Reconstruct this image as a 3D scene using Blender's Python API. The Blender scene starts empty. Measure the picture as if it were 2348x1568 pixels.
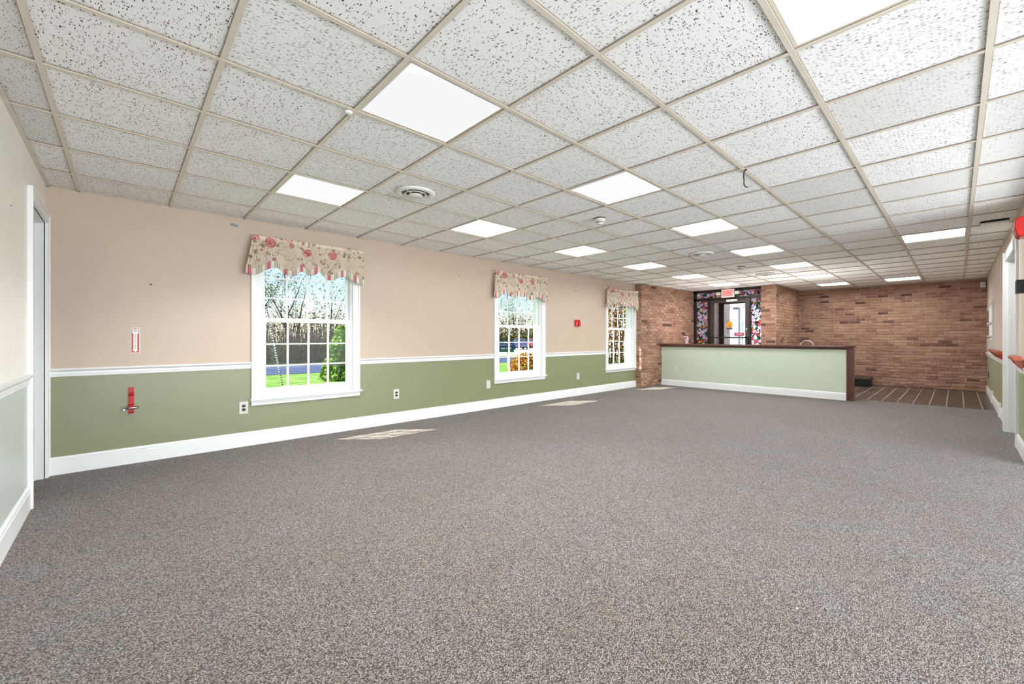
import bpy, bmesh, math, random
from mathutils import Vector, Matrix
R = math.radians
sc = bpy.context.scene
COL = sc.collection

# ------------------------------------------------------------ camera
F, CX, CY, YAW, CAMH = 953.9, 1187.6, 774.54, 0.81175, 1.1616
cd = bpy.data.cameras.new('camera')
cam = bpy.data.objects.new('camera', cd); COL.objects.link(cam)
cam.location = (0, 0, CAMH)
cam.rotation_euler = (R(90), 0, YAW - R(90))
cd.sensor_width = 36.0; cd.lens = F / 2348 * 36
cd.shift_x = -(CX - 1174) / 2348; cd.shift_y = -(784 - CY) / 2348
cd.clip_start = 0.02; cd.clip_end = 500
sc.camera = cam

# ------------------------------------------------------------ sky, sun, exposure
w = bpy.data.worlds.new('sky'); sc.world = w; w.use_nodes = True
wn = w.node_tree.nodes; wl = w.node_tree.links
bg = wn['Background']
sky = wn.new('ShaderNodeTexSky'); sky.sky_type = 'NISHITA'; sky.sun_disc = False
sky.sun_elevation = R(46); sky.sun_rotation = R(-49); sky.air_density = 1.0; sky.dust_density = 0.6
wl.new(sky.outputs[0], bg.inputs['Color']); bg.inputs['Strength'].default_value = 0.16
sd = bpy.data.lights.new('sun', 'SUN'); sun = bpy.data.objects.new('sun', sd); COL.objects.link(sun)
sd.energy = 14.0; sd.angle = R(0.53); sd.color = (1.0, 0.96, 0.89)
sun.rotation_euler = Vector((-0.73, 0.63, 1.0)).to_track_quat('Z', 'Y').to_euler()
sun.location = (-20, 20, 30)
sc.view_settings.view_transform = 'Standard'; sc.view_settings.look = 'None'
sc.view_settings.gamma = 1.0; sc.view_settings.use_curve_mapping = False
sc.view_settings.exposure = 0.36
PANEL_DOWN = 11.0      # radiance of the prismatic diffusers straight down
PANEL_FAR = 19.0      # raised for the panels towards the counter, to brighten the far end
PANEL_DIM = 32.0       # the same for the near panel, set dimmer when seen from the side
PANEL_SIDE = 0.95      # radiance at a grazing view

# added fill light in a made-up bay behind the camera
ad = bpy.data.lights.new('bay_fill_light', 'AREA'); ao = bpy.data.objects.new('bay_fill_light', ad); COL.objects.link(ao)
ad.shape = 'RECTANGLE'; ad.size = 6.6; ad.size_y = 1.6; ad.energy = 350; ad.color = (0.90, 0.95, 1.0)
ao.location = (2.6, -4.4, 0.85); ao.rotation_euler = (R(126), 0, 0)

# ------------------------------------------------------------ room sizes
HC = 2.435            # ceiling height
YN = 5.258            # window wall
YS = -0.45            # right wall
XW = -0.47            # short left wall
XE = 13.4             # brick back wall
XS = 11.42            # storefront plane
YB = 5.10             # brick side wall
XB = 8.85             # where brick side wall starts
XC = 9.72             # reception half wall front
GZ = -0.44            # outdoor ground
GX0, GDX = 0.33, 0.6115
GY0, GDY = 0.505, 0.605

# ------------------------------------------------------------ materials
def srgb(r, g, b):
    f = lambda c: (c / 255 / 12.92) if c / 255 <= 0.04045 else ((c / 255 + 0.055) / 1.055) ** 2.4
    return (f(r), f(g), f(b), 1.0)
class N:
    """tiny node helper"""
    def __init__(s, name):
        s.m = bpy.data.materials.new(name); s.m.use_nodes = True
        s.t = s.m.node_tree; s.n = s.t.nodes; s.l = s.t.links
        s.b = s.n['Principled BSDF']; s.out = s.n['Material Output']
    def node(s, typ, **kw):
        n = s.n.new(typ)
        for k, v in kw.items():
            if k.startswith('i_'): n.inputs[k[2:].replace('_', ' ')].default_value = v
            elif k.startswith('n_'): n.inputs[int(k[2:])].default_value = v
            else: setattr(n, k, v)
        return n
    def link(s, a, b): s.l.new(a, b)
    def math(s, op, a, b=None, c=None):
        n = s.n.new('ShaderNodeMath'); n.operation = op
        for i, x in enumerate((a, b, c)):
            if x is None: continue
            if isinstance(x, (int, float)): n.inputs[i].default_value = x
            else: s.l.new(x, n.inputs[i])
        return n.outputs[0]
    def ramp(s, fac, stops, interp='LINEAR'):
        n = s.n.new('ShaderNodeValToRGB'); n.color_ramp.interpolation = interp
        e = n.color_ramp.elements
        while len(e) < len(stops): e.new(0.5)
        for x, (p, c) in zip(e, stops):
            x.position = p; x.color = c
        s.l.new(fac, n.inputs[0]); return n.outputs[0]
    def mix(s, fac, a, b, blend='MIX'):
        n = s.n.new('ShaderNodeMix'); n.data_type = 'RGBA'; n.blend_type = blend
        for i, x in ((0, fac), (6, a), (7, b)):
            if isinstance(x, (int, float)): n.inputs[i].default_value = x
            elif isinstance(x, tuple): n.inputs[i].default_value = x
            else: s.l.new(x, n.inputs[i])
        return n.outputs[2]
    def coord(s, kind='Object', scale=(1, 1, 1), rot=(0, 0, 0)):
        tc = s.n.new('ShaderNodeTexCoord'); mp = s.n.new('ShaderNodeMapping')
        mp.inputs['Scale'].default_value = scale; mp.inputs['Rotation'].default_value = rot
        s.l.new(tc.outputs[kind], mp.inputs[0]); return mp.outputs[0]
    def noise(s, vec, scale, detail=3, rough=0.5, out=0):
        n = s.n.new('ShaderNodeTexNoise'); n.inputs['Scale'].default_value = scale
        n.inputs['Detail'].default_value = detail; n.inputs['Roughness'].default_value = rough
        s.l.new(vec, n.inputs['Vector']); return n.outputs[out]
    def vor(s, vec, scale, out='Distance', feature='F1', rnd=1.0):
        n = s.n.new('ShaderNodeTexVoronoi'); n.feature = feature; n.inputs['Scale'].default_value = scale
        n.inputs['Randomness'].default_value = rnd
        s.l.new(vec, n.inputs['Vector']); return n.outputs[out]
    def bump(s, h, strength=0.3, dist=0.01):
        n = s.n.new('ShaderNodeBump'); n.inputs['Strength'].default_value = strength
        n.inputs['Distance'].default_value = dist
        s.l.new(h, n.inputs['Height']); s.l.new(n.outputs[0], s.b.inputs['Normal'])
    def base(s, c):
        if isinstance(c, tuple): s.b.inputs['Base Color'].default_value = c
        else: s.l.new(c, s.b.inputs['Base Color'])
    def rough(s, r, spec=0.5, metal=0.0):
        s.b.inputs['Roughness'].default_value = r; s.b.inputs['Specular IOR Level'].default_value = spec
        s.b.inputs['Metallic'].default_value = metal
def simple(name, c, rough=0.5, spec=0.4, metal=0.0, var=0.03, vscale=6.0, bump=0.0, bscale=200, coat=0.0):
    k = N(name); v = k.coord()
    n = k.noise(v, vscale, 3)
    lo = tuple(x * (1 - var * 2) for x in c[:3]) + (1,); hi = tuple(min(1, x * (1 + var * 2)) for x in c[:3]) + (1,)
    k.base(k.ramp(n, [(0.3, lo), (0.7, hi)])); k.rough(rough, spec, metal)
    if bump: k.bump(k.noise(v, bscale, 2), bump, 0.002)
    if coat: k.b.inputs['Coat Weight'].default_value = coat
    return k.m
M = {}
M['peach'] = simple('peach_paint', srgb(196, 176, 156), 0.4, 0.45, var=0.008, bump=0.12, bscale=260)
M['green'] = simple('green_paint', srgb(136, 140, 106), 0.36, 0.5, var=0.01, bump=0.12, bscale=260)
M['cream'] = simple('left_wall_lit_peach', srgb(246, 241, 233), 0.36, 0.5, var=0.008, bump=0.12, bscale=260)  # left wall's peach made paler: the light on it put into the colour
M['peach_lit_south'] = simple('right_wall_lit_peach', srgb(228, 214, 198), 0.4, 0.45, var=0.008, bump=0.12, bscale=260)  # right wall's peach, lightened in colour where the lighting falls short
M['green_lit_south'] = simple('right_wall_lit_green', srgb(160, 166, 132), 0.36, 0.5, var=0.01, bump=0.12, bscale=260)  # right wall's green, lightened in colour for the same missing light
M['green_lit_west'] = simple('left_wall_lit_green', srgb(196, 206, 196), 0.36, 0.5, var=0.008, bump=0.12, bscale=260)  # left wall's green, paler to carry the light falling there
M['green2'] = simple('counter_green_paint', srgb(198, 210, 188), 0.45, 0.35, var=0.008, bump=0.1, bscale=260)
M['trim'] = simple('white_trim_paint', srgb(238, 239, 238), 0.3, 0.45, var=0.006)
M['vinyl'] = simple('white_window_vinyl', srgb(244, 245, 246), 0.3, 0.45, var=0.004)
M['tee'] = simple('cream_ceiling_tee', srgb(216, 207, 192), 0.4, 0.4, var=0.02)
M['gap_shade'] = simple('tee_shadow_gap', srgb(152, 137, 122), 0.8, 0.2)  # colour for the shadow gap beside the tees
M['dark'] = simple('dark_gap', srgb(28, 24, 20), 0.8, 0.2)
M['white_plastic'] = simple('white_plastic', srgb(232, 230, 224), 0.35, 0.45, var=0.01)
M['ivory'] = simple('ivory_plastic', srgb(214, 209, 200), 0.35, 0.45, var=0.01)
M['black_plastic'] = simple('black_plastic', srgb(26, 25, 24), 0.35, 0.5)
M['red_metal'] = simple('red_enamel', srgb(176, 8, 14), 0.4, 0.4)
M['red_plastic'] = simple('red_plastic', srgb(200, 22, 20), 0.25, 0.55, coat=0.3)
M['steel'] = simple('steel', srgb(190, 190, 188), 0.25, 0.5, metal=1.0)
M['bronze'] = simple('dark_bronze_aluminium', srgb(72, 62, 56), 0.38, 0.5, metal=0.35)
M['black_frame'] = simple('black_bronze_aluminium', srgb(44, 38, 35), 0.4, 0.5, metal=0.3)
M['wood_cap'] = simple('dark_stained_wood', srgb(92, 52, 44), 0.28, 0.5, var=0.12, vscale=12, coat=0.3)
M['rail_wood'] = simple('red_brown_handrail', srgb(172, 82, 60), 0.32, 0.45, var=0.06, vscale=10, coat=0.2)
M['tape'] = simple('grey_blue_tape', srgb(140, 146, 148), 0.6, 0.2)
M['white'] = simple('white_card', srgb(240, 240, 238), 0.6, 0.2)
M['sign_red'] = simple('sign_red_print', srgb(196, 92, 78), 0.5, 0.3)
M['ink'] = simple('black_ink', srgb(60, 56, 60), 0.6, 0.2)
M['asphalt'] = simple('asphalt', srgb(52, 64, 96), 0.85, 0.2, var=0.1, vscale=0.8)
M['concrete'] = simple('pale_concrete', srgb(205, 205, 205), 0.8, 0.2, var=0.04, vscale=1)
M['bark'] = simple('bark', srgb(52, 44, 40), 0.9, 0.1, var=0.2, vscale=8, bump=0.5, bscale=40)
M['bark_pale'] = simple('pale_bark', srgb(92, 82, 74), 0.9, 0.1, var=0.2, vscale=8)
M['buds'] = simple('spring_buds', srgb(122, 124, 70), 0.7, 0.2, var=0.3, vscale=3)
M['buds2'] = simple('green_spring_leaves', srgb(90, 110, 52), 0.7, 0.2, var=0.3, vscale=3)
M['brush'] = simple('brown_brush', srgb(92, 72, 60), 0.9, 0.1, var=0.35, vscale=1.3)
M['brush_red'] = simple('reddish_brush', srgb(122, 90, 82), 0.9, 0.1, var=0.3, vscale=1.1)
M['evergreen'] = simple('evergreen_leaves', srgb(96, 128, 36), 0.7, 0.2, var=0.3, vscale=12, bump=0.6, bscale=60)
M['orange_leaf'] = simple('orange_leaves', srgb(170, 118, 50), 0.7, 0.2, var=0.3, vscale=9)
M['brown_leaf'] = simple('dry_brown_leaves', srgb(122, 94, 66), 0.7, 0.2, var=0.4, vscale=9)
M['green_leaf'] = simple('green_leaves', srgb(66, 110, 50), 0.7, 0.2, var=0.3, vscale=9)
M['navy'] = simple('navy_sign_paint', srgb(24, 52, 96), 0.5, 0.3)
M['deep_green'] = simple('sign_green', srgb(36, 96, 78), 0.6, 0.3)
M['car_blue'] = simple('dark_blue_car_paint', srgb(60, 62, 110), 0.2, 0.6, coat=0.6)
M['car_red'] = simple('red_car_paint', srgb(190, 60, 84), 0.2, 0.6, coat=0.6)
M['tyre'] = simple('tyre_rubber', srgb(30, 30, 32), 0.8, 0.2)
M['glass_dark'] = simple('car_glass', srgb(60, 70, 84), 0.1, 0.6)
M['house'] = simple('white_siding', srgb(238, 238, 238), 0.7, 0.2, var=0.02)
M['grey_post'] = simple('grey_post_paint', srgb(150, 150, 172), 0.6, 0.3)
M['house_glass'] = simple('grey_window_glass', srgb(150, 168, 180), 0.15, 0.6)
M['orange_print'] = simple('orange_decal', srgb(222, 148, 30), 0.5, 0.3)
M['purple_print'] = simple('purple_decal', srgb(78, 66, 110), 0.5, 0.3)
M['maroon_print'] = simple('maroon_decal', srgb(176, 70, 88), 0.5, 0.3)
M['brick_reflection'] = simple('brick_reflection', srgb(132, 108, 96), 0.5, 0.3, var=0.2, vscale=14)

# lawn
k = N('lawn_grass'); v = k.coord()
g = k.ramp(k.noise(v, 2.2, 6, 0.7), [(0.35, srgb(70, 112, 44)), (0.55, srgb(106, 136, 66)), (0.72, srgb(146, 146, 98))])
k.base(g); k.rough(0.9, 0.1); k.bump(k.noise(v, 40, 4), 0.9, 0.03); M['lawn'] = k.m
# carpet: looped pile, speckled
k = N('looped_carpet'); v = k.coord()
wob = k.noise(v, 9, 2, out=1)
vm = k.node('ShaderNodeVectorMath', operation='MULTIPLY_ADD'); k.link(wob, vm.inputs[0]); vm.inputs[1].default_value = (0.02, 0.02, 0); k.link(v, vm.inputs[2])
mp = k.node('ShaderNodeMapping'); mp.inputs['Rotation'].default_value = (0, 0, R(14)); mp.inputs['Scale'].default_value = (1.0, 1.75, 1); k.link(vm.outputs[0], mp.inputs[0])
loop = k.vor(mp.outputs[0], 160)
cellc = k.vor(mp.outputs[0], 160, out='Color')
sep = k.node('ShaderNodeSeparateColor'); k.link(cellc, sep.inputs[0])
tone = k.ramp(sep.outputs[0], [(0.0, srgb(118, 109, 102)), (0.3, srgb(148, 140, 133)), (0.7, srgb(166, 159, 152)), (1.0, srgb(186, 180, 174))])
pit = k.ramp(loop, [(0.36, (1, 1, 1, 1)), (0.58, (0.12, 0.10, 0.09, 1))])
c = k.mix(0.9, tone, pit, 'MULTIPLY')
soil = k.ramp(k.noise(v, 0.9, 4, 0.6), [(0.3, (0.90, 0.87, 0.84, 1)), (0.62, (1, 1, 1, 1))])
c = k.mix(0.8, c, soil, 'MULTIPLY')
tint = k.ramp(k.noise(v, 7, 4), [(0.38, (1.04, 0.93, 0.86, 1)), (0.62, (0.92, 0.98, 1.0, 1))])
c = k.mix(0.35, c, tint, 'MULTIPLY')
k.base(c); k.rough(0.95, 0.1); k.b.inputs['Sheen Weight'].default_value = 0.15
k.bump(k.math('SUBTRACT', 1.0, loop), 0.5, 0.005); M['carpet'] = k.m
# mineral-fibre ceiling tiles (UV in metres, shuffled per tile)
def tile_mat(name, amt, stretch, base_c):
    k = N(name); uv = k.node('ShaderNodeUVMap').outputs[0]
    dn = k.noise(uv, 34, 2, out=1)
    vm = k.node('ShaderNodeVectorMath', operation='MULTIPLY_ADD'); k.link(dn, vm.inputs[0]); vm.inputs[1].default_value = (0.022, 0.022, 0); k.link(uv, vm.inputs[2])
    mp = k.node('ShaderNodeMapping'); mp.inputs['Scale'].default_value = (1, stretch, 1); k.link(vm.outputs[0], mp.inputs[0])
    d1 = k.vor(mp.outputs[0], 50); c1 = k.vor(mp.outputs[0], 50, out='Color')
    s1 = k.node('ShaderNodeSeparateColor'); k.link(c1, s1.inputs[0])
    thr = k.math('MULTIPLY_ADD', s1.outputs[0], 0.34, amt - 0.12)
    fis = k.math('LESS_THAN', d1, thr)
    d2 = k.vor(uv, 165); c2 = k.vor(uv, 165, out='Color'); s2 = k.node('ShaderNodeSeparateColor'); k.link(c2, s2.inputs[0])
    pin = k.math('LESS_THAN', d2, k.math('MULTIPLY_ADD', s2.outputs[0], 0.34, amt - 0.25))
    mask = k.math('MAXIMUM', fis, k.math('MULTIPLY', pin, 0.7))
    cc = k.mix(mask, base_c, srgb(98, 90, 84)); k.base(cc); k.rough(0.85, 0.2)
    k.bump(k.math('SUBTRACT', 1.0, mask), 0.5, 0.004)
    return k.m
TC = srgb(246, 245, 243)
M['tile_a'] = tile_mat('fissured_tile', 0.17, 3.8, TC)
M['tile_b'] = tile_mat('fine_fissured_tile', 0.15, 3.0, TC)
M['tile_c'] = tile_mat('combed_tile', 0.15, 5.5, srgb(228, 226, 222))
M['tile_d'] = tile_mat('plain_tile', 0.045, 2.0, srgb(233, 231, 227))
# bricks: tone per brick from a colour attribute
k = N('brick_clay'); v = k.coord()
at = k.node('ShaderNodeAttribute', attribute_name='brick_tone')
sp = k.node('ShaderNodeSeparateColor'); k.link(at.outputs['Color'], sp.inputs[0])
c = k.ramp(sp.outputs[0], [(0.0, srgb(78, 60, 54)), (0.10, srgb(120, 86, 74)), (0.35, srgb(156, 116, 98)), (0.7, srgb(174, 138, 116)), (1.0, srgb(188, 156, 132))])
c = k.mix(0.65, c, k.ramp(k.noise(v, 26, 5, 0.7), [(0.34, (0.42, 0.34, 0.30, 1)), (0.52, (1, 1, 1, 1)), (0.75, (1.12, 1.08, 1.04, 1))]), 'MULTIPLY')
k.base(c); k.rough(0.85, 0.2); k.bump(k.noise(v, 60, 5, 0.7), 0.9, 0.008); M['brick'] = k.m
M['mortar'] = simple('mortar', srgb(206, 178, 158), 0.9, 0.1, var=0.12, vscale=30, bump=0.6, bscale=90)
M['brick_pale'] = simple('pale_pink_brick', srgb(232, 208, 202), 0.85, 0.2, var=0.1, vscale=5, bump=0.5, bscale=60)
M['mortar_pale'] = simple('pale_mortar', srgb(240, 226, 222), 0.9, 0.1)
# brown floor tiles
k = N('slate_floor_tile'); v = k.coord(scale=(1, 1, 1))
bt = k.node('ShaderNodeTexBrick'); bt.offset = 0.5; bt.squash = 1.0
mp = k.node('ShaderNodeMapping'); mp.inputs['Location'].default_value = (-0.105, 0.07, 0); k.link(v, mp.inputs[0]); k.link(mp.outputs[0], bt.inputs['Vector'])
bt.inputs['Color1'].default_value = srgb(84, 70, 62); bt.inputs['Color2'].default_value = srgb(64, 55, 51); bt.inputs['Mortar'].default_value = srgb(186, 176, 168)
bt.inputs['Scale'].default_value = 1.0; bt.inputs['Brick Width'].default_value = 0.47; bt.inputs['Row Height'].default_value = 0.2085
bt.inputs['Mortar Size'].default_value = 0.006; bt.inputs['Mortar Smooth'].default_value = 0.1
c = k.mix(0.7, bt.outputs[0], k.ramp(k.noise(k.coord(scale=(2, 9, 1)), 3, 5, 0.7), [(0.3, (0.7, 0.66, 0.64, 1)), (0.7, (1.2, 1.16, 1.1, 1))]), 'MULTIPLY')
k.base(c); k.rough(0.32, 0.5); k.bump(k.noise(v, 14, 3), 0.15, 0.01); M['slate'] = k.m
# glass
def glass(name, tint=(0.97, 0.985, 0.98, 1), gloss=0.06):
    k = N(name); k.n.remove(k.b)
    tr = k.node('ShaderNodeBsdfTransparent'); tr.inputs[0].default_value = tint
    gl = k.node('ShaderNodeBsdfGlossy'); gl.inputs['Roughness'].default_value = 0.02
    ge = k.node('ShaderNodeNewGeometry'); dt = k.node('ShaderNodeVectorMath', operation='DOT_PRODUCT')
    k.link(ge.outputs['Incoming'], dt.inputs[0]); k.link(ge.outputs['Normal'], dt.inputs[1])
    sch = k.math('MULTIPLY_ADD', k.math('POWER', k.math('SUBTRACT', 1.0, k.math('ABSOLUTE', dt.outputs['Value'])), 5.0), 0.2, 0.004)
    mx = k.node('ShaderNodeMixShader'); k.link(sch, mx.inputs[0]); k.link(tr.outputs[0], mx.inputs[1]); k.link(gl.outputs[0], mx.inputs[2])
    k.link(mx.outputs[0], k.out.inputs[0]); return k.m
M['glass'] = glass('window_glass')
# stained-glass film: flowers and leaves held by dark lead lines, on clear glass
k = N('stained_film'); k.n.remove(k.b); v = k.coord(scale=(1, 1, 1))
dn = k.noise(v, 7, 2, out=1)
vm = k.node('ShaderNodeVectorMath', operation='MULTIPLY_ADD'); k.link(dn, vm.inputs[0]); vm.inputs[1].default_value = (0.10, 0.10, 0.10); k.link(v, vm.inputs[2])
cell = k.vor(vm.outputs[0], 13, out='Color'); edge = k.vor(vm.outputs[0], 13, feature='DISTANCE_TO_EDGE')
big = k.vor(v, 4.2, out='Color'); s0 = k.node('ShaderNodeSeparateColor'); k.link(big, s0.inputs[0])
s1 = k.node('ShaderNodeSeparateColor'); k.link(cell, s1.inputs[0])
pal = [(0.0, srgb(226, 130, 146)), (0.12, srgb(244, 190, 202)), (0.28, srgb(252, 236, 244)), (0.50, srgb(236, 226, 252)), (0.70, srgb(60, 140, 116)), (0.80, srgb(130, 196, 146)), (0.88, srgb(238, 170, 90)), (0.95, srgb(250, 232, 140))]
sel = k.math('FRACT', k.math('ADD', k.math('MULTIPLY', s1.outputs[0], 0.72), k.math('MULTIPLY', s0.outputs[1], 0.5)))
colr = k.ramp(sel, pal, 'CONSTANT')
lead = k.math('LESS_THAN', edge, 0.05)
c = k.mix(lead, colr, srgb(34, 30, 34))
tr = k.node('ShaderNodeBsdfTransparent'); k.link(c, tr.inputs[0])
tl = k.node('ShaderNodeBsdfTranslucent'); k.link(c, tl.inputs[0])
df = k.node('ShaderNodeBsdfDiffuse'); k.link(c, df.inputs[0])
m1 = k.node('ShaderNodeMixShader'); m1.inputs[0].default_value = 0.6; k.link(tl.outputs[0], m1.inputs[1]); k.link(df.outputs[0], m1.inputs[2])
m2 = k.node('ShaderNodeMixShader'); m2.inputs[0].default_value = 0.45; k.link(tr.outputs[0], m2.inputs[1]); k.link(m1.outputs[0], m2.inputs[2])
k.link(m2.outputs[0], k.out.inputs[0]); M['stained'] = k.m
# prismatic diffuser: sends its light downwards, dim when seen from the side
def diffuser(name, down, side, c0, c1):
    k = N(name); k.n.remove(k.b)
    ge = k.node('ShaderNodeNewGeometry'); dt = k.node('ShaderNodeVectorMath', operation='DOT_PRODUCT')
    k.link(ge.outputs['Incoming'], dt.inputs[0]); k.link(ge.outputs['Normal'], dt.inputs[1])
    mr = k.node('ShaderNodeMapRange', interpolation_type='SMOOTHSTEP'); k.link(k.math('ABSOLUTE', dt.outputs['Value']), mr.inputs['Value'])
    mr.inputs['From Min'].default_value = c0; mr.inputs['From Max'].default_value = c1
    mr.inputs['To Min'].default_value = side; mr.inputs['To Max'].default_value = down
    em = k.node('ShaderNodeEmission'); em.inputs[0].default_value = (0.965, 0.98, 1.0, 1); k.link(mr.outputs[0], em.inputs[1])
    k.link(em.outputs[0], k.out.inputs[0]); return k.m
M['diffuser'] = diffuser('prismatic_diffuser', PANEL_DOWN, PANEL_SIDE, -0.05, 0.38)
M['diffuser_far'] = diffuser('far_prismatic_diffuser', PANEL_FAR, 1.05, -0.05, 0.38)
M['diffuser_mid'] = diffuser('soft_prismatic_diffuser', 30.0, 0.78, 0.40, 0.64)
M['diffuser_dim'] = diffuser('near_prismatic_diffuser', PANEL_DIM, 0.74, 0.52, 0.80)
# lit exit legend
def emis(name, c, s):
    k = N(name); k.n.remove(k.b); e = k.node('ShaderNodeEmission'); e.inputs[0].default_value = c; e.inputs[1].default_value = s
    k.link(e.outputs[0], k.out.inputs[0]); return k.m
M['exit_glow'] = emis('exit_face_glow', srgb(255, 152, 146), 1.0)
M['exit_letter'] = emis('exit_letter_glow', srgb(232, 104, 100), 1.0)
# floral valance cloth
k = N('floral_cloth'); v = k.coord(scale=(1, 1, 1))
base_c = k.ramp(k.noise(v, 5, 3), [(0.3, srgb(214, 196, 174)), (0.7, srgb(228, 212, 194))])
dn = k.noise(v, 16, 2, out=1)
vm = k.node('ShaderNodeVectorMath', operation='MULTIPLY_ADD'); k.link(dn, vm.inputs[0]); vm.inputs[1].default_value = (0.05, 0.05, 0.05); k.link(v, vm.inputs[2])
wv = vm.outputs[0]
stem_n = k.noise(v, 7.5, 1.5)
stem = k.math('LESS_THAN', k.math('ABSOLUTE', k.math('SUBTRACT', stem_n, 0.5)), 0.009)
c = k.mix(k.math('MULTIPLY', stem, 0.85), base_c, srgb(134, 108, 84))
lf = k.vor(wv, 17, out='Distance'); lc = k.vor(wv, 17, out='Color'); ls = k.node('ShaderNodeSeparateColor'); k.link(lc, ls.inputs[0])
leafm = k.math('MULTIPLY', k.math('LESS_THAN', lf, 0.36), k.math('GREATER_THAN', ls.outputs[0], 0.45))
leafc = k.ramp(ls.outputs[1], [(0.0, srgb(150, 140, 104)), (0.45, srgb(120, 110, 82)), (0.7, srgb(176, 120, 104)), (1.0, srgb(186, 166, 130))])
c = k.mix(k.math('MULTIPLY', leafm, 0.85), c, leafc)
rd = k.vor(v, 6.2, out='Distance', rnd=0.8); rc = k.vor(v, 6.2, out='Color', rnd=0.8); rs = k.node('ShaderNodeSeparateColor'); k.link(rc, rs.inputs[0])
rd2 = k.math('ADD', rd, k.math('MULTIPLY', k.math('SUBTRACT', k.noise(v, 30, 2), 0.5), 0.14))
rosem = k.math('MULTIPLY', k.math('LESS_THAN', rd2, 0.36), k.math('GREATER_THAN', rs.outputs[1], 0.25))
ring = k.math('SINE', k.math('MULTIPLY', k.math('ADD', rd2, k.math('MULTIPLY', k.noise(v, 22, 2), 0.35)), 62))
rosec = k.ramp(k.math('MULTIPLY_ADD', ring, 0.5, 0.5), [(0.1, srgb(226, 168, 158)), (0.5, srgb(206, 122, 118)), (0.9, srgb(176, 76, 82))])
c = k.mix(k.math('MULTIPLY', rosem, 0.92), c, rosec)
k.base(c); k.rough(0.85, 0.15); k.bump(k.noise(v, 300, 2), 0.25, 0.002)
M['floral'] = k.m
# striped trim cloth (stripes follow the cloth's length, in UV)
k = N('striped_cloth'); uv = k.node('ShaderNodeUVMap').outputs[0]; sx = k.node('ShaderNodeSeparateXYZ'); k.link(uv, sx.inputs[0])
f1 = k.math('FRACT', k.math('MULTIPLY', sx.outputs[0], 6.6))
c = k.ramp(f1, [(0.0, srgb(238, 228, 214)), (0.12, srgb(206, 120, 128)), (0.26, srgb(206, 120, 128)), (0.34, srgb(236, 226, 212)), (0.5, srgb(244, 238, 226)), (0.56, srgb(160, 158, 132)), (0.62, srgb(226, 218, 200)), (0.68, srgb(150, 146, 124)), (0.74, srgb(230, 222, 206)), (0.8, srgb(158, 156, 134)), (0.88, srgb(236, 228, 214))], 'LINEAR')
k.base(c); k.rough(0.85, 0.15); k.bump(k.noise(k.coord(), 300, 2), 0.2, 0.002); M['striped'] = k.m

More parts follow.
